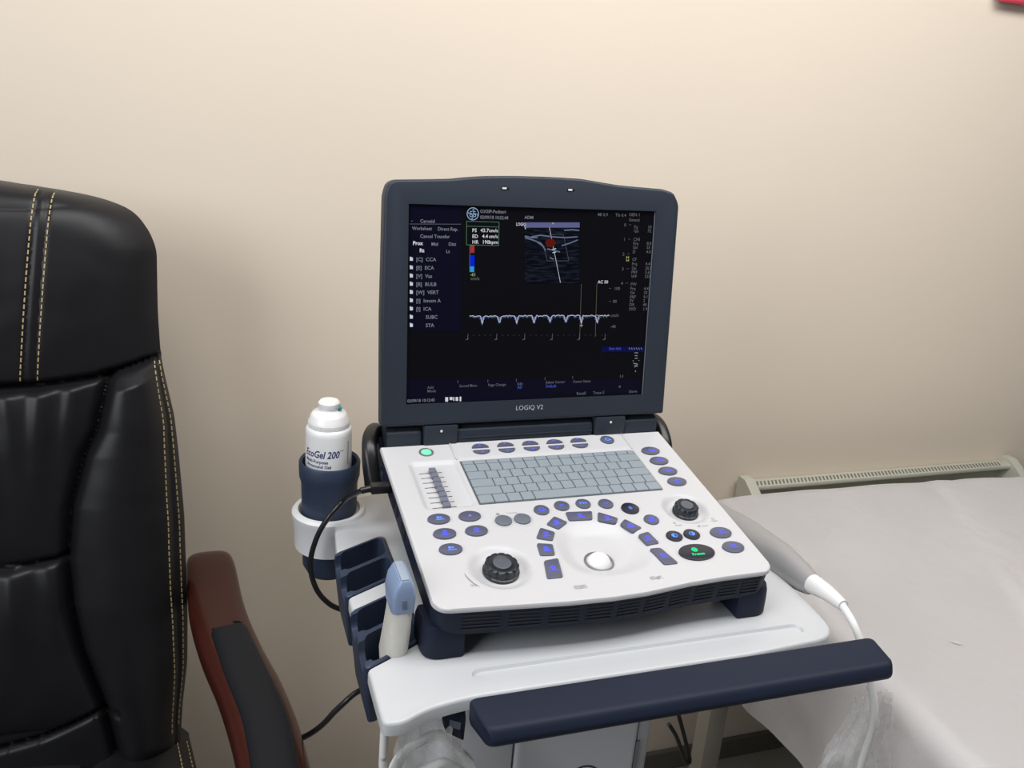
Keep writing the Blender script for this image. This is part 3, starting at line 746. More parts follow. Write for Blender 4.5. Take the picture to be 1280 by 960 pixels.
g = Layer('colour_bar_red', SRED, .0002); g.rect(588, 306.5, 593, 316); g.done()
g = Layer('colour_bar_blue', SB2, .0002); g.rect(587.8, 319, 593, 333); g.done()
g = Layer('colour_bar_cyan', SCY, .0002); g.rect(587.6, 333, 592.6, 340); g.done()
g = Layer('colour_bar_edge', SGREY, .0003); g.line((587.3, 306.5), (587, 340), .0004); g.done()
# tissue image
tm = emis('display_tissue_noise', (.1, .12, .2), .5); nt = tm.node_tree; e_ = [n for n in nt.nodes if n.type == 'EMISSION'][0]
tc = nt.nodes.new('ShaderNodeTexCoord'); mp = nt.nodes.new('ShaderNodeMapping'); mp.inputs['Scale'].default_value = (60, 60, 420); nn = nt.nodes.new('ShaderNodeTexNoise'); nn.inputs['Scale'].default_value = 1; nn.inputs['Detail'].default_value = 5
rp = nt.nodes.new('ShaderNodeValToRGB'); rp.color_ramp.elements[0].position = .45; rp.color_ramp.elements[0].color = (.006, .007, .013, 1); rp.color_ramp.elements[1].position = .78; rp.color_ramp.elements[1].color = (.035, .042, .075, 1)
nt.links.new(tc.outputs['Object'], mp.inputs[0]); nt.links.new(mp.outputs[0], nn.inputs['Vector']); nt.links.new(nn.outputs['Fac'], rp.inputs[0]); nt.links.new(rp.outputs[0], e_.inputs[0])
g = Layer('tissue_image', tm, .00015); g.rect(655.5, 278, 724, 354); g.done()
g = Layer('tissue_skin_line', SLAV, .0002); g.rect(655.5, 278, 724.5, 284.5); g.done()
g = Layer('tissue_echoes', STIS, .00022)
for a in ([(656, 297), (666, 300), (676, 304), (680, 309)], [(664, 296), (676, 294), (690, 296), (706, 297), (722, 296)], [(656, 295), (664, 297), (672, 297)], [(705, 288), (715, 287), (724, 288)], [(702, 307), (712, 304), (722, 300)], [(672, 303), (678, 307), (682, 313)], [(684, 311), (692, 313), (700, 315)], [(687, 322), (692, 324)]):
    for p, q in zip(a, a[1:]): g.line(p, q, .0014)
g.done()
g = Layer('colour_flow', SRED2, .00024); g.bm.faces.new([g.bm.verts.new(ST(*sp(688+6.5*cos(t), 303.5+5.5*sin(t)), g.z)) for t in (2*pi*i/14 for i in range(14))]); g.done()
g = Layer('region_box', SDIM, .0003)
for a, b in zip(((680, 310), (684, 326), (711, 326), (704, 293)), ((684, 326), (711, 326), (704, 293), (686, 293))): g.line(a, b, .0004)
g.done()

# ------------------------------------------------------------------ the cart
TZ = -.100
cart = thing('ultrasound_cart', 'white ultrasound cart with navy push handle, carrying the console', 'medical cart', (0, -.1, FZ))
def sh(x, yr): return (x, yr+.55*(x+.18))
XI = -.1835
tray = [(-.2405, -.3445), (-.224, -.3465), (-.2004, -.3345), (-.1603, -.3275), (-.08, -.3275), (.13, -.3275), (.242, -.3200), (.2500, -.2500), (.2500, .080), (-.19, .080), (-.2330, .055),
        (-.2335, .000), (-.2395, -.060), (-.2405, -.280)]
rad_ = [.014, .012, .02, .02, 0, 0, .028, .03, .02, .02, .01, .004, .02, 0]
bm = NB(); prism(bm, roundpoly(tray, rad_, 5), TZ-.0135, TZ, .0035, seg=3); tr_ = obj('tray', bm, WHITE2, cart)
# pencil groove
cb = NB(); path_ = [Vector((-.143, -.2995, TZ+.0075)), Vector((-.1, -.2995, TZ+.0075)), Vector((.205, -.2995, TZ+.0075))]
pr_ = ell(0, 0, .0, .0)
gp = [(-.148+.0105-.0105*cos(a)*1.0, -.2995+.0105*sin(a)) for a in (pi/2-pi*i/12 for i in range(13))]
gp = [(-.1415+.0105*cos(a), -.2995+.0105*sin(a)) for a in (pi/2+pi*i/14 for i in range(15))]+[(.2030+.0105*cos(a), -.2995+.0105*sin(a)) for a in (-pi/2+pi*i/14 for i in range(15))]
prism(cb, gp, TZ+.004, TZ-.0030, .0, T=ID)
# sloped walls for the groove: widen the top ring
for v in cb.verts:
    if v.co.z < TZ-.002: v.co.y = -.2995+(v.co.y+.2995)*.62; v.co.x = .03+(v.co.x-.03)*.975
bmesh.ops.recalc_face_normals(cb, faces=cb.faces); c1 = obj('cutter', cb, WHITE2)
ncs = []
for a, b in ((-.1195, -.0257), (-.2390, -.1415)):
    cb = NB(); prism(cb, roundpoly([(-.30, a), (-.1796, a), (-.1796, b), (-.30, b)], [0, .012, .012, 0], 5), TZ-.05, TZ+.03, 0, T=lambda x, y, z: Vector((x, y+.55*(x+.18), z))); ncs.append(obj('cutter', cb, WHITE2))
cut(tr_, [c1]+ncs)
# cradle and under-tray housing
bm = NB(); box(bm, -.11, .11, -.18, .0, TZ+.0002, -.082, .004); obj('docking_cradle', bm, NAVY, cart)
bm = NB(); box(bm, -.17, .17, -.24, .05, TZ-.045, TZ-.0137, .008); obj('tray_support', bm, COLM, cart)
# cup ring
RCX, RCY = -.2337, .0470
bm = NB(); lathe(bm, [(.0350, TZ-.048), (.0415, TZ-.046), (.0425, TZ-.012), (.0445, TZ-.006), (.0450, TZ+.000), (.0425, TZ+.0035), (.0375, TZ+.0035), (.0358, TZ+.001), (.0350, TZ-.048)], RCX, RCY, n=64, cap=False)
obj('cup_ring', bm, mat('ring_plastic', (.74, .75, .76), .38), cart)
# push handle
bm = NB(); hx0, hx1 = -.1765, .2270
prof = roundpoly([(-.3755, -.0600), (-.4140, -.0620), (-.4200, -.0720), (-.4160, -.0790), (-.378, -.0820)], [.004, .005, .004, .005, .006], 4)
N_ = 60; rings = []
for k in range(N_+1):
    t = k/N_
    # ends rounded towards the operator
    x = hx0+(hx1-hx0)*(.5-.5*cos(pi*t)); e = min(x-hx0, hx1-x); s_ = 1-sqrt(max(0, 1-(1-min(1, e/.008))**2)); sd = 1 if x < .03 else -1
    rings.append([bm.verts.new((x+sd*max(0, -.385-y)**2*6.0*max(0, 1-e/.03), -.396+(y+.396)*(1-.14*s_), -.072+(z+.072)*(1-.22*s_))) for y, z in prof])
for a, b in zip(rings, rings[1:]):
    for i in range(len(a)): bm.faces.new((a[i], a[(i+1) % len(a)], b[(i+1) % len(a)], b[i]))
bm.faces.new(rings[0]); bm.faces.new(rings[-1][::-1]); hd = obj('push_handle', bm, NAVY, cart)
for x in (-.142, .15):
    bm = NB(); tube(bm, [(x, -.30, -.120), (x, -.345, -.118), (x, -.378, -.095), (x, -.392, -.082)], .009, 12); obj('handle_arm', bm, NAVY, cart)
# probe holder: two cups per unit, sheared like the tray cut-outs
def shb(x, y, z, yr=None): return Vector((x, y+.55*(x+.18), z))
def holder(y0, y1, slots, zb):
    bm = NB(); rings = []
    out = lambda k: roundpoly([(-.2440+k, y0+k), (-.1800-k, y0+k), (-.1800-k, y1-k), (-.2440+k, y1-k)], [.006, .012, .012, .006], 5)
    for z, k in ((zb, .010), (zb+.004, .007), (TZ-.030, .003), (TZ-.004, .0012), (TZ+.0005, .0012), (TZ+.0018, .0026)):
        rings.append([bm.verts.new(shb(x, y, z)) for x, y in out(k)])
    for a, b in zip(rings, rings[1:]):
        for i in range(len(a)): bm.faces.new((a[i], a[(i+1) % len(a)], b[(i+1) % len(a)], b[i]))
    bm.faces.new(rings[0]); bm.faces.new(rings[-1][::-1]); h = obj('probe_holder', bm, NAVYC, cart)
    cs = []
    for a, b in slots:
        cb = NB(); prism(cb, roundpoly([(-.2360, a), (-.1850, a), (-.1850, b), (-.2360, b)], [.008, .010, .010, .008], 5), TZ-.038, TZ+.02, 0, T=shb); cs.append(obj('cutter', cb, NAVY, smooth=False))
        # lower lip on the outer side, where the cable is slipped in
        m_ = (a+b)/2; cb = NB(); prism(cb, roundpoly([(m_-.0135, TZ-.013), (m_+.0135, TZ-.013), (m_+.0175, TZ+.02), (m_-.0175, TZ+.02)], [.008, .008, 0, 0], 5), -.26, -.2300, 0, T=lambda p, q, c: shb(c, p, q)); cs.append(obj('cutter', cb, NAVY, smooth=False))
    cut(h, cs); return h
holder(-.1190, -.0262, ((-.0695, -.0315), (-.1140, -.0755)), -.170)
holder(-.2385, -.1420, ((-.1850, -.1470), (-.2330, -.1910)), -.172)
# column
bm = NB(); prism(bm, roundpoly([(-.0780, -.250), (.0650, -.250), (.0650, -.10), (-.0780, -.10)], [.006, .006, 0, 0]), FZ+.10, TZ-.046, .002); col_ = obj('column', bm, COLM, cart)
bm = NB(); prism(bm, roundpoly([(-.158, -.240), (-.0800, -.246), (-.0800, -.05), (-.158, -.05)], [.02, .002, 0, .01]), FZ+.10, TZ-.046, .002); obj('column_side', bm, WHITE2, cart)
bm = NB(); prism(bm, roundpoly([(.0665, -.246), (.088, -.240), (.092, -.05), (.0665, -.05)], [.002, .01, 0, 0]), FZ+.10, TZ-.046, .002); obj('column_side', bm, WHITE2, cart)
bm = NB(); box(bm, .0650, .0700, -.2475, -.246, -.50, -.262, 0); obj('column_latch', bm, mat('latch_grey', (.22, .23, .25), .4), col_, smooth=False)
bm = NB(); TC = lambda x, y, z: Vector((x, -.2502-z, y)); lathe(bm, [(.0205, 0), (.0205, .0004)], 0, 0, T=lambda x, y, z: Vector((x+.0035, -.2502-z, y-.300)), n=48); em = obj('emblem_disc', bm, mat('emblem_dark', (.03, .03, .035), .35), col_, smooth=False)
bm = NB(); emblem(bm, TC, .0035, -.300, .0188, .0008); obj('column_emblem', bm, COLM, cart, smooth=False)
# clip on the front of the tray housing
cp2 = [on(*q, 'y', -.327) for q in ((557, 882), (570, 880), (582, 888), (583, 900), (580, 927), (557, 916), (555, 900))]
bm = NB(); prism(bm, roundpoly([(p.x, p.z) for p in cp2],   .003), .317, .327, .0015, T=lambda a, b, c: Vector((a, -c, b))); ck = obj('cable_clip', bm, NAVY, cart)
cp3 = [on(*q, 'y', -.327) for q in ((562, 899), (576, 903), (575, 912), (561, 908))]
bm = NB(); bm.faces.new([bm.verts.new((p.x, -.3275, p.z)) for p in cp3]); obj('clip_plate', bm, mat('clip_plate_grey', (.10, .12, .17), .4), ck, smooth=False)
bm = NB(); box(bm, -.172, -.162, -.317, -.235, -.140, -.130, .002); obj('clip_bracket', bm, NAVY, cart)
# base with castors
bm = NB(); prism(bm, roundpoly([(-.24, -.36), (.24, -.36), (.20, .12), (-.20, .12)], .05, 6), FZ+.075, FZ+.11, .008); obj('cart_base', bm, COLM, cart)
for x, y in ((-.2, -.30), (.2, -.30), (-.16, .08), (.16, .08)):
    bm = NB(); lathe(bm, [(.012, -.014), (.0375, -.012), (.0375, .012), (.012, .014)], 0, 0, T=lambda a, b, c: Vector((x+c, y+a, FZ+.038+b)), n=32)
    box(bm, x-.008, x+.008, y-.010, y+.010, FZ+.04, FZ+.078, .001); obj('castor', bm, BLACK, cart)

# ------------------------------------------------------------------ gel cup and bottle
cup = thing('bottle_cup', 'navy plastic cup set in the white ring of the cart, holding the gel bottle', 'cup', (RCX, RCY, -.184))
bm = NB(); lathe(bm, [(.0008, -.184), (.026, -.184), (.0320, -.172), (.0330, -.10), (.0338, -.060), (.0362, -.052), (.0366, -.034), (.0350, -.0315), (.0325, -.034), (.0315, -.06), (.0300, -.176), (.0008, -.177)], RCX, RCY, n=64); obj('cup_wall', bm, NAVYC, cup)
bt = thing('gel_bottle', 'white gel bottle with blue lettering and a flip cap, left of the console', 'bottle', (-.2355, .0440, -.176))
bx, by = -.2355, .0440
bm = NB(); lathe(bm, [(.001, -.1765), (.024, -.1765), (.0270, -.172), (.0272, -.02), (.0272, .006), (.0268, .0105), (.0255, .0130), (.0225, .0150), (.0225, .016)], bx, by, n=64); bb_ = obj('bottle_body', bm, BOT, bt)
bm = NB(); prof_ = [(.0236, .0125), (.0240, .0132), (.0240, .0205), (.0228, .0225), (.0215, .0275), (.0190, .0310), (.0125, .0335), (.0116, .0345), (.0112, .0365)]
lathe(bm, prof_, bx, by, n=64); cp_ = obj('cap', bm, BOT, bt)
bm = NB(); lathe(bm, [(.0118, .0360), (.0128, .0380), (.0126, .0430), (.0105, .0452), (.004, .0455)], bx, by, n=48)
obj('nozzle_lid', bm, BOT, bt)
bm = NB(); box(bm, bx+.0095, bx+.0140, by-.008, by+.002, .0345, .0385, .001); obj('nozzle_seal', bm, TEAL, bt)
for i in range(44):
    pass
bm = NB()
for i in range(60):
    a = 2*pi*i/60; c0 = Vector((bx+.0240*cos(a), by+.0240*sin(a), 0)); d_ = Vector((-sin(a), cos(a), 0))*.0005; n2 = Vector((cos(a), sin(a), 0))*.0004
    v = [bm.verts.new(c0+s*d_+k*n2+Vector((0, 0, z))) for z in (.0138, .0200) for s, k in ((-1, -1), (-1, 1), (1, 1), (1, -1))]
    for f in ((0, 1, 5, 4), (1, 2, 6, 5), (2, 3, 7, 6), (3, 0, 4, 7), (4, 5, 6, 7), (3, 2, 1, 0)): bm.faces.new([v[t] for t in f])
obj('cap_ribs', bm, BOT, cp_)
# lettering wrapped round the bottle; x = arc length from the side facing the camera
A0 = -pi/2-.20
def BT(x, y, z):
    a = A0+x/.0272; r = .02735+z; return Vector((bx+r*cos(a), by+r*sin(a), y))
bm = NB()
text(bm, 'EcoGel 200', BT, -.0310, -.0180, .0088, width=.0455, shear=.25, bold=.02)
text(bm, 'TM', BT, .0152, -.0110, .0024)
text(bm, 'Multi-Purpose', BT, -.0300, -.0250, .0040, width=.0310, bold=.02)
text(bm, 'Ultrasound Gel', BT, -.0300, -.0310, .0040, width=.0345, bold=.02)
text(bm, 'NET 250 ml', BT, -.0230, -.0375, .0020, width=.014)
box(bm, .0275, .0283, -.030, .000, .0000, .0001, T=lambda a, b, c: BT(a, b, c))
bmesh.ops.subdivide_edges(bm, edges=[e for e in bm.edges if e.calc_length() > .004], cuts=2)
obj('label_lettering', bm, LABT, bb_, smooth=False)

# ------------------------------------------------------------------ probes
lp = thing('linear_probe', 'blue-grey and cream ultrasound probe standing in the holder nearest the handle', 'ultrasound probe', (-.2095, -.2395, -.155))
bm = NB(); rings = []
for z, cx, cy, a, b in ((-.154, -.208, -.232, .0085, .011), (-.135, -.2100, -.236, .0110, .0155), (-.105, -.2110, -.240, .0125, .0180), (-.075, -.2085, -.243, .0115, .0195), (-.058, -.2078, -.2450, .0108, .0185), (-.048, -.2075, -.2450, .0106, .0190)):
    rings.append([bm.verts.new((cx+a*math.copysign(abs(cos(t))**.7, cos(t)), cy+b*math.copysign(abs(sin(t))**.7, sin(t)), z)) for t in (2*pi*i/32 for i in range(32))])
for a, b in zip(rings, rings[1:]):
    for i in range(32): bm.faces.new((a[i], a[(i+1) % 32], b[(i+1) % 32], b[i]))
bm.faces.new(rings[0]); bm.faces.new(rings[-1]); obj('probe_grip', bm, PCREAM, lp)
bm = NB(); rings = []
for z, a, b, dx in ((-.0500, .0108, .0190, 0), (-.036, .0116, .0206, 0), (-.024, .0098, .0202, .0005), (-.0175, .0062, .0192, .001), (-.016, .0052, .0185, .001)):
    rings.append([bm.verts.new((-.2075+dx+a*math.copysign(abs(cos(t))**.36, cos(t)), -.2450+b*math.copysign(abs(sin(t))**.32, sin(t)), z)) for t in (2*pi*i/40 for i in range(40))])
for a, b in zip(rings, rings[1:]):
    for i in range(40): bm.faces.new((a[i], a[(i+1) % 40], b[(i+1) % 40], b[i]))
bm.faces.new(rings[0]); bm.faces.new(rings[-1]); hh_ = obj('probe_head', bm, PBLUE, lp)
bm = NB(); box(bm, -.2105, -.2025, -.2620, -.2280, -.0162, -.0147, .001); obj('probe_lens', bm, PLENS, hh_)
bm = NB(); box(bm, -.2095, -.2055, -.2662, -.2650, -.044, -.034, .0005); obj('index_mark', bm, mat('mark_grey', (.12, .15, .22), .4), hh_)

PX = .262
cv = thing('convex_probe', 'silver ultrasound probe with a white cable boot on the right side of the console', 'ultrasound probe', (PX, -.12, -.10))
bm = NB()
A = on(930, 655, 'x', PX); 
cpts = [on(886, 640, 'x', PX), on(916, 664, 'x', PX), on(946, 686, 'x', PX), on(976, 702, 'x', PX), on(1006, 725, 'x', PX), on(1016, 731, 'x', PX)]
wid = [.017, .0265, .0275, .0215, .0140, .0122]
path = smoothpath(cpts, 8)
def secp(t):
    k = t*5; w = sum(interp(k+d*.25, range(6), wid) for d in (-2, -1, 0, 1, 2))/5; th = w*.72
    return [(w*cos(a), th*sin(a)) for a in (2*pi*i/36 for i in range(36))]
sweep(bm, path, secp, up=Vector((-.75, 0, .66))); obj('probe_shell', bm, SILVER, cv)
bm = NB(); bpts = [on(1016, 730, 'x', PX), on(1034, 741, 'x', PX), on(1054, 757, 'x', PX)]
tube(bm, bpts, lambda t: .0112*(1-t)+.0062*t, 24); obj('cable_boot', bm, CWHITE, cv)
bm = NB(); e0 = on(1052, 755, 'x', PX); e1 = on(1068, 782, 'x', PX)
tube(bm, [e0, e1, on(1080, 815, 'x', .268), on(1088, 850, 'x', .275), on(1092, 900, 'x', .285), on(1075, 960, 'x', .29), on(1060, 1010, 'x', .29)], .0042, 12); obj('probe_cable', bm, CWHITE, cv)
# its holder on the cart side, behind the console edge
bm = NB(); box(bm, .2475, .285, -.125, -.045, -.150, -.128, .004); obj('probe_holder', bm, NAVYC, cart)

# ------------------------------------------------------------------ cables
def cable(name, pts, r, m, label, cat='cable'):
    bm = NB(); tube(bm, pts, r, 12, 10); return tag(obj(name, bm, m), label, cat)
uc = thing('usb_cable', 'black cable plugged into the left side of the console, looping past the cup', 'cable', (-.2, -.01, -.055))
P0 = on(486, 609, 'x', -.183); 
bm = NB(); box(bm, -.2035, -.1800, P0.y-.0065, P0.y+.0065, P0.z-.005, P0.z+.005, .0015); obj('plug', bm, BLACK, uc)
bm = NB(); tube(bm, [(-.2025, P0.y, P0.z), (-.2095, P0.y, P0.z-.001), (-.214, P0.y, P0.z-.002)], .0038, 12); obj('strain_relief', bm, BLACK, uc)
Yc = -.012
cpt = [Vector((-.212, P0.y, P0.z-.001)), on(432, 624, 'y', -.008), on(412, 645, 'y', Yc), on(396, 672, 'y', Yc), on(388, 705, 'y', Yc), on(395, 735, 'y', Yc-.005), on(412, 755, 'y', -.02), on(440, 770, 'y', -.03), Vector((-.19, -.06, -.23)), Vector((-.205, -.13, -.222)), on(442, 868, 'y', -.15), on(420, 888, 'y', -.15), on(388, 917, 'y', -.14), Vector((-.35, -.10, -.345)), Vector((-.40, .05, -.6)), Vector((-.42, .15, -.85)), Vector((-.43, .25, FZ+.004))]
bm = NB(); tube(bm, cpt, .0032, 12, 10); obj('cord', bm, BLACK, uc)
q0 = on(843, 872, 'y', -.05); q1 = on(850, 900, 'y', -.05); q2 = on(862, 948, 'y', -.05); q3 = on(855, 948, 'y', -.055); q4 = on(836, 905, 'y', -.06)
cable('power_cord', [q0+Vector((0, 0, .05)), q0, q1, q2, (q2+q3)/2+Vector((0, 0, -.006)), q3, on(846, 922, 'y', -.06), q4], .0030, BLACK, 'black cord loop hanging under the cart beside the column')

# ------------------------------------------------------------------ plastic bags
def bag(name, cx, cy, ztop, zbot, rx, ry, seed, label, drift=(0, 0)):
    bm = NB(); n, m_ = 64, 46; rings = []
    for j in range(m_+1):
        t = j/m_; z = ztop+(zbot-ztop)*t; k = .45+.6*sstep(0, .45, t)-.15*sstep(.7, 1, t); ring = []
        for i in range(n):
            a = 2*pi*i/n; p = Vector((cos(a)*1.7, sin(a)*1.7, t*2.5+seed))
            d = 1+.38*noise.noise(p)+.20*noise.noise(p*2.7)+.10*abs(noise.noise(p*6))
            d += .10*sin(a*7+t*5+seed)*(1-t*.4)
            ring.append(bm.verts.new((cx+drift[0]*t+rx*k*d*cos(a), cy+drift[1]*t+ry*k*d*sin(a), z+.010*noise.noise(p*2))))
        rings.append(ring)
    for a, b in zip(rings, rings[1:]):
        for i in range(n): bm.faces.new((a[i], a[(i+1) % n], b[(i+1) % n], b[i]))
    return tag(obj(name, bm, BAG), label, 'plastic bag')
bag('plastic_bag', -.192, -.318, -.130, -.42, .058, .024, 3.1, 'clear crumpled plastic bag with white cable inside, hanging under the tray corner', (-.005, .0))
bag('plastic_bag', .300, -.330, -.180, -.50, .044, .022, 8.4, 'clear plastic bag hanging below the right end of the handle against the sheet', (.0, .02))
bm = NB(); cpt = []
for i in range(80):
    t = i/79; a = t*2*pi*2.6; cpt.append((-.190+.044*cos(a)+.004*sin(5*a), -.318+.012*sin(a*1.3)+.002*i/20, -.225+.075*sin(a)-.05*t))
tube(bm, cpt, .0046, 10, 3); tag(obj('coiled_cable', bm, CWHITE), 'white cable coiled inside the plastic bag under the tray', 'cable')
bm = NB(); tube(bm, [(-.236, -.332, -.1145), (-.2365, -.333, -.14), (-.2365, -.333, -.152), (-.236, -.333, -.163)], .0038, 10); tag(obj('hanging_cord', bm, CWHITE), 'short white cord hanging straight down from the tray corner', 'cord')

# ------------------------------------------------------------------ office chair
XC = -.680
ch = thing('office_chair', 'black leather office chair with wooden armrests and tan stitching', 'office chair', (XC, -.10, FZ))
def BP(x, z, d=0): return Vector((x, .12+(z+.43)*.1765-d*.985, z+d*.174))
def half(z):
    zz = [-.50, -.422, -.357, -.291, -.154, -.066, -.023, .027, .054, .111, .184, .205, .229, .241, .2495, .257, .2600, .2625]
    xx = [-.424, -.418, -.409, -.406, -.405, -.409, -.412, -.421, -.425, -.426, -.424, -.431, -.447, -.470, -.505, -.544, -.591, -.64]
    return sum(interp(min(z+.004*k, .2625) if z > .1 else z+.004*k, zz, xx)*w for k, w in zip(range(-3, 4), (1, 2, 3, 4, 3, 2, 1)))/16-XC
def bol(z): return interp(z, [-.50, -.38, -.307, -.244, -.187, -.122, -.06, -.03, .037, .3], [-.49, -.51, -.53, -.540, -.540, -.533, -.515, -.50, -.483, -.47])-XC
def seamz(ax): return interp(ax, [0, .075, .122, .183, .221, .26], [.026, .026, .027, .034, .044, .056])
def depth(x, z):
    ax = abs(x-XC); hf = half(z); e = 1-ax/hf if hf > 0 else 0; ed = ax/hf
    d = .045*(1-ed**6)
    ztop = .2625; d -= .045*exp(-((ztop-z)/.012))
    sz = seamz(ax); b = bol(z)
    if z > sz:
        d += .012*sin(pi*min(1, (z-sz)/.2))**.6*(1-ed**4)
        # stitched band
        bx_ = interp(z, [.03, .254], [.112, .140]); q = (ax-bx_)/.0075
        d -= .0022*exp(-((abs(ax-bx_)-.0060)/.0028)**2)
    elif ax > b:
        q = (ax-b)/(hf-b); d += .030*sin(pi*min(1, q))**.75*min(1, (sz-z)/.03+.25)*sstep(-.50, -.42, z+.02)
        d -= .003*exp(-((q-.90)/.03)**2)
    else:
        top_ = sz; p = (z+.187)/(top_+.187) if z > -.187 else (z+.40)/(.213)
        p = max(0, min(1, p)); d += .016*sin(pi*p)**.5*(1-(ax/b)**4)
        if z > -.187:
            for xo, w, am, sl in ((-.555, .013, .010, -.25), (-.590, .014, .009, .10), (-.520, .011, .006, -.45), (-.63, .016, .009, .25)):
                xx = xo+sl*(sz-z)*.35; d += am*exp(-((x-xx)/w)**2)*exp(-((sz-z)/.11)**2)*sstep(0, .012, sz-z)
        else:
            for xo, w, am, sl in ((-.56, .014, .008, .10), (-.60, .015, .009, .0), (-.65, .016, .008, -.1)):
                xx = xo+sl*(-.187-z); d += am*exp(-((x-xx)/w)**2)*exp(-((-.187-z-.03)/.06)**2)
    # seams
    d -= .012*exp(-((z-sz)/.0045)**2)
    if z < sz: d -= .014*exp(-((ax-b)/.0065)**2)
    if z < sz and ax < b: d -= .009*exp(-((z+.187+.004*sin(ax*30))/.0040)**2)
    lz = interp(ax, [0, .10, .16], [-.428, -.412, -.391])
    if ax < .19: d -= .012*exp(-((z-lz)/.004)**2)
    d += .0018*noise.noise(Vector((x*11, z*11, 1)))+.0009*noise.noise(Vector((x*30, z*30, 4)))
    return d
bm = NB(); NZ, NXX = 340, 300; zs = [-.50+(.2622+.50)*(1-(1-k/NZ)**1.25) for k in range(NZ+1)]
fr_, bk_ = [], []
for z in zs:
    hf = half(z); fr_.append([bm.verts.new(BP(XC+hf*sin(pi/2*(-1+2*i/NXX)), z, depth(XC+hf*sin(pi/2*(-1+2*i/NXX)), z))) for i in range(NXX+1)])
    bk_.append([bm.verts.new(BP(XC+hf*.985*(-1+2*i/NXX), z-.004, -.030-.02*(1-abs(-1+2*i/NXX)**3))) for i in range(NXX+1)])
for G, fl in ((fr_, 0), (bk_, 1)):
    for j in range(NZ):
        for i in range(NXX): bm.faces.new((G[j][i], G[j][i+1], G[j+1][i+1], G[j+1][i]))
for j in range(NZ):
    bm.faces.new((fr_[j][0], fr_[j+1][0], bk_[j+1][0], bk_[j][0])); bm.faces.new((fr_[j][-1], fr_[j+1][-1], bk_[j+1][-1], bk_[j][-1]))
for i in range(NXX): bm.faces.new((fr_[0][i], fr_[0][i+1], bk_[0][i+1], bk_[0][i])); bm.faces.new((fr_[-1][i], fr_[-1][i+1], bk_[-1][i+1], bk_[-1][i]))
back = obj('backrest', bm, LEATHER, ch)
def stitches(pts, parent, P=None, step=.0078, ln=.0050, w=.0007):
    bm = NB(); pp = [Vector(p) for p in pts]; acc = 0
    for a, b in zip(pp, pp[1:]):
        L = (b-a).length; 
        if L < 1e-6: continue
        d = (b-a)/L; s = acc
        while s < L:
            c = a+d*(s+ln/2); n = (CAMN).cross(d).normalized(); up = d.cross(n)
            v = [bm.verts.new(c+d*(i*ln/2)+n*(j*w)+CAMN*(k*.0009)) for k in (0, 1) for i, j in ((-1, -1), (1, -1), (1, 1), (-1, 1))]
            for f in ((0, 1, 2, 3), (4, 5, 6, 7), (0, 1, 5, 4), (1, 2, 6, 5), (2, 3, 7, 6), (3, 0, 4, 7)): bm.faces.new([v[t] for t in f])
            s += step
        acc = s-L
    obj('stitching', bm, THREAD, parent, smooth=False)
CAMN = Vector((0, -.985, .174))
for off in (-.0085, .0085):
    for sgn in (1, -1):
        pts = []
        for k in range(60):
            z = .034+(.250-.034)*k/59; ax = interp(z, [.03, .254], [.112, .140])+off*1.05; x = XC+sgn*ax; pts.append(BP(x, z, depth(x, z)+.0004))
        stitches(pts, back)
for q in (.86, .955):
    for sgn in (1, -1):
        pts = []
        for k in range(100):
            z = .048-(.048+.44)*k/99; b = bol(z); hf = half(z); x = XC+sgn*(b+(hf-b)*q); pts.append(BP(x, z, depth(x, z)+.0005))
        stitches(pts, back)
# seat
bm = NB(); NA, NBB = 90, 80; fr_ = []; lo_ = []
def seat_z(x, y):
    ax = abs(x-XC); hw = interp(y, [-.42, -.2, .05, .14], [.27, .295, .282, .268]); ed = ax/hw
    z = -.452-.035*ed**8; z += .010*sin(pi*min(1, max(0, (ax-.15)/(hw-.15))))**.8 if ax > .15 else 0
    z -= .012*exp(-((ax-.15)/.005)**2); z -= .05*exp(-((y+.42)/.03)); z += .012*(1-(min(ax, .15)/.15)**4)*(ax < .15)
    return z+.002*noise.noise(Vector((x*9, y*9, 3)))
for j in range(NBB+1):
    y = .145-(.565)*j/NBB; hw = interp(y, [-.42, -.2, .05, .14], [.27, .295, .282, .268])
    fr_.append([bm.verts.new((XC+hw*sin(pi/2*(-1+2*i/NA)), y, seat_z(XC+hw*sin(pi/2*(-1+2*i/NA)), y))) for i in range(NA+1)])
    lo_.append([bm.verts.new((XC+hw*.97*(-1+2*i/NA), y, -.555)) for i in range(NA+1)])
for G in (fr_, lo_):
    for j in range(NBB):
        for i in range(NA): bm.faces.new((G[j][i], G[j][i+1], G[j+1][i+1], G[j+1][i]))
for j in range(NBB): bm.faces.new((fr_[j][0], fr_[j+1][0], lo_[j+1][0], lo_[j][0])); bm.faces.new((fr_[j][-1], fr_[j+1][-1], lo_[j+1][-1], lo_[j][-1]))
for i in range(NA): bm.faces.new((fr_[0][i], fr_[0][i+1], lo_[0][i+1], lo_[0][i])); bm.faces.new((fr_[-1][i], fr_[-1][i+1], lo_[-1][i+1], lo_[-1][i]))
seat = obj('seat', bm, LEATHER, ch); CAMN = Vector((0, 0, 1))
for q in (.93, .98):
    for sgn in (1, -1):
        pts = []
        for k in range(60):
            y = .12-.5*k/59; hw = interp(y, [-.42, -.2, .05, .14], [.27, .295, .282, .268]); x = XC+sgn*hw*q; pts.append(Vector((x, y, seat_z(x, y)+.0006)))
        stitches(pts, seat)
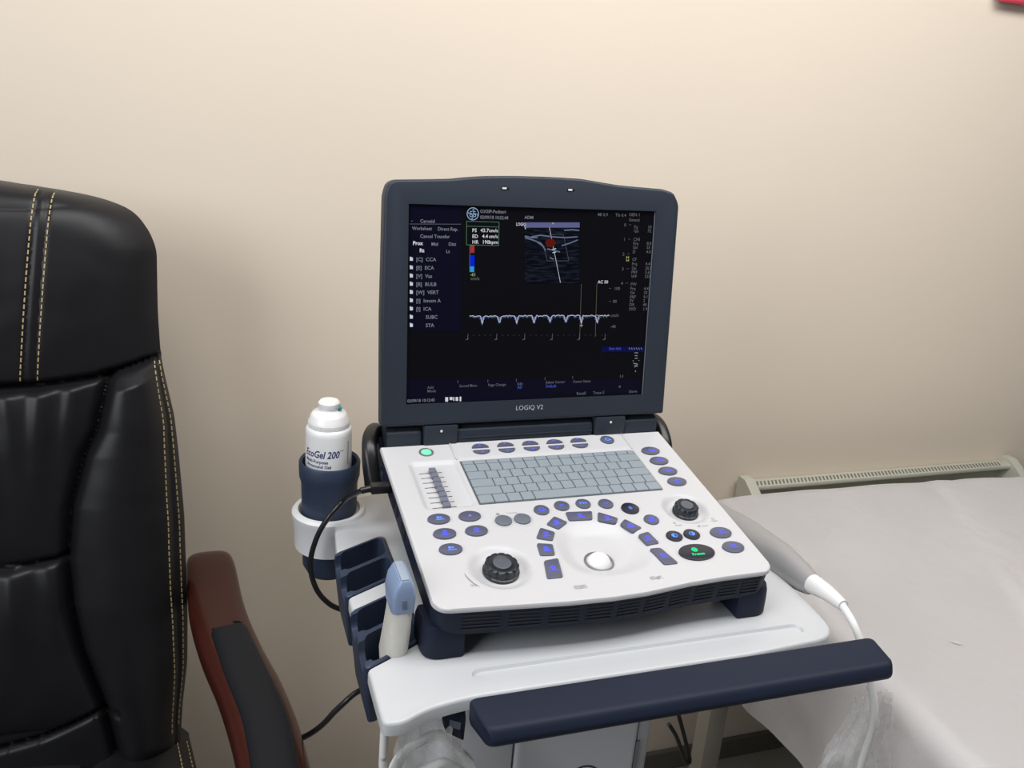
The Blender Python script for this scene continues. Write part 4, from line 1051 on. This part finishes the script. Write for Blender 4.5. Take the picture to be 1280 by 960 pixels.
# armrests
AZ = -.250
edge = [((233, 735), (291, 697)), ((237, 760), (305, 745)), ((250, 806), (327, 797)), ((271, 852), (353, 848)), ((287, 900), (374, 900)), ((300, 960), (390, 958))]
cen, wds = [], []
for a, b in edge:
    A_, B_ = on(*a, 'z', AZ), on(*b, 'z', AZ); cen.append((A_+B_)/2); wds.append((B_-A_).length/2*.93)
cen[0] = Vector((-.3745, .205, AZ))
p_end = on(262, 686, 'z', AZ)
cen = [Vector((-.378, .262, AZ-.020)), Vector((-.377, .245, AZ-.006))]+cen; wds = [.022, .028]+wds
wds = [.020, .030, .0330, .0345, .0355, .0360, .0360, .0350]
cen += [Vector((-.312, -.28, AZ-.004)), Vector((-.312, -.345, AZ-.030)), Vector((-.322, -.385, AZ-.085)), Vector((-.345, -.390, AZ-.17)), Vector((-.372, -.36, AZ-.255)), Vector((-.392, -.30, AZ-.30))]
wds += [.034, .032, .028, .025, .023, .022]
def armsec(W, TH):
    def f(t):
        k = t*(len(W)-1); w = interp(k, range(len(W)), W); h = TH
        return [(w*math.copysign(abs(cos(a))**.6, cos(a)), -h/2+h/2*math.copysign(abs(sin(a))**.6, sin(a))) for a in (2*pi*i/32 for i in range(32))]
    return f
def mir(p): return Vector((2*XC-p.x, p.y, p.z))
for sgn in (1, -1):
    cc_ = [c if sgn > 0 else mir(c) for c in cen]
    bm = NB(); path = smoothpath(cc_, 8); sweep(bm, path, armsec(wds, .034), up=Vector((0, -.05, 1)) if 0 else Vector((0, .3, 1)).normalized()); arm = obj('armrest', bm, WOOD, ch)
    pe = [((262, 785), (308, 777)), ((275, 827), (333, 827)), ((304, 889), (358, 893)), ((319, 960), (371, 960))]
    pc = []
    for a, b in pe:
        m_ = (on(*a, 'z', AZ+.006)+on(*b, 'z', AZ+.006))/2; pc.append(m_ if sgn > 0 else mir(m_))
    z_ = pc[0]; d_ = (pc[1]-pc[0]); 
    pc = [pc[0]+Vector((0, 0, -.003))]+[pc[0]*.93+pc[1]*.07]+pc[1:]+[Vector((-.318 if sgn > 0 else 2*XC+.318, -.27, AZ+.004)), Vector((-.316 if sgn > 0 else 2*XC+.316, -.335, AZ-.012))]
    bm = NB(); pw = [.016, .0215, .0235, .0235, .0235, .022, .014]
    sweep(bm, smoothpath(pc, 8), armsec(pw, .016), up=Vector((0, 0, 1))); obj('arm_pad', bm, PAD, arm)
# underframe
bm = NB(); box(bm, XC-.14, XC+.14, -.25, .08, -.60, -.5555, .006); obj('seat_plate', bm, BLACK, ch)
bm = NB(); lathe(bm, [(.028, -.85), (.028, -.70), (.018, -.70), (.018, -.60)], XC, -.09, n=24); obj('gas_column', bm, CHROME, ch)
for k in range(5):
    a = 2*pi*k/5+.3; e = Vector((XC+.30*cos(a), -.09+.30*sin(a), FZ+.075)); bm = NB()
    tube(bm, [(XC, -.09, FZ+.11), (XC+.15*cos(a), -.09+.15*sin(a), FZ+.10), tuple(e)], .018, 12); lg = obj('base_leg', bm, WOOD, ch)
    bm = NB(); lathe(bm, [(.01, -.02), (.028, -.018), (.028, .018), (.01, .02)], 0, 0, T=lambda p, q, c: Vector((e.x+p*cos(a)-c*sin(a), e.y+p*sin(a)+c*cos(a), FZ+.029+q)), n=20)
    tube(bm, [(e.x, e.y, FZ+.03), (e.x, e.y, FZ+.075)], .008, 8, smooth=False); obj('castor', bm, BLACK, lg)
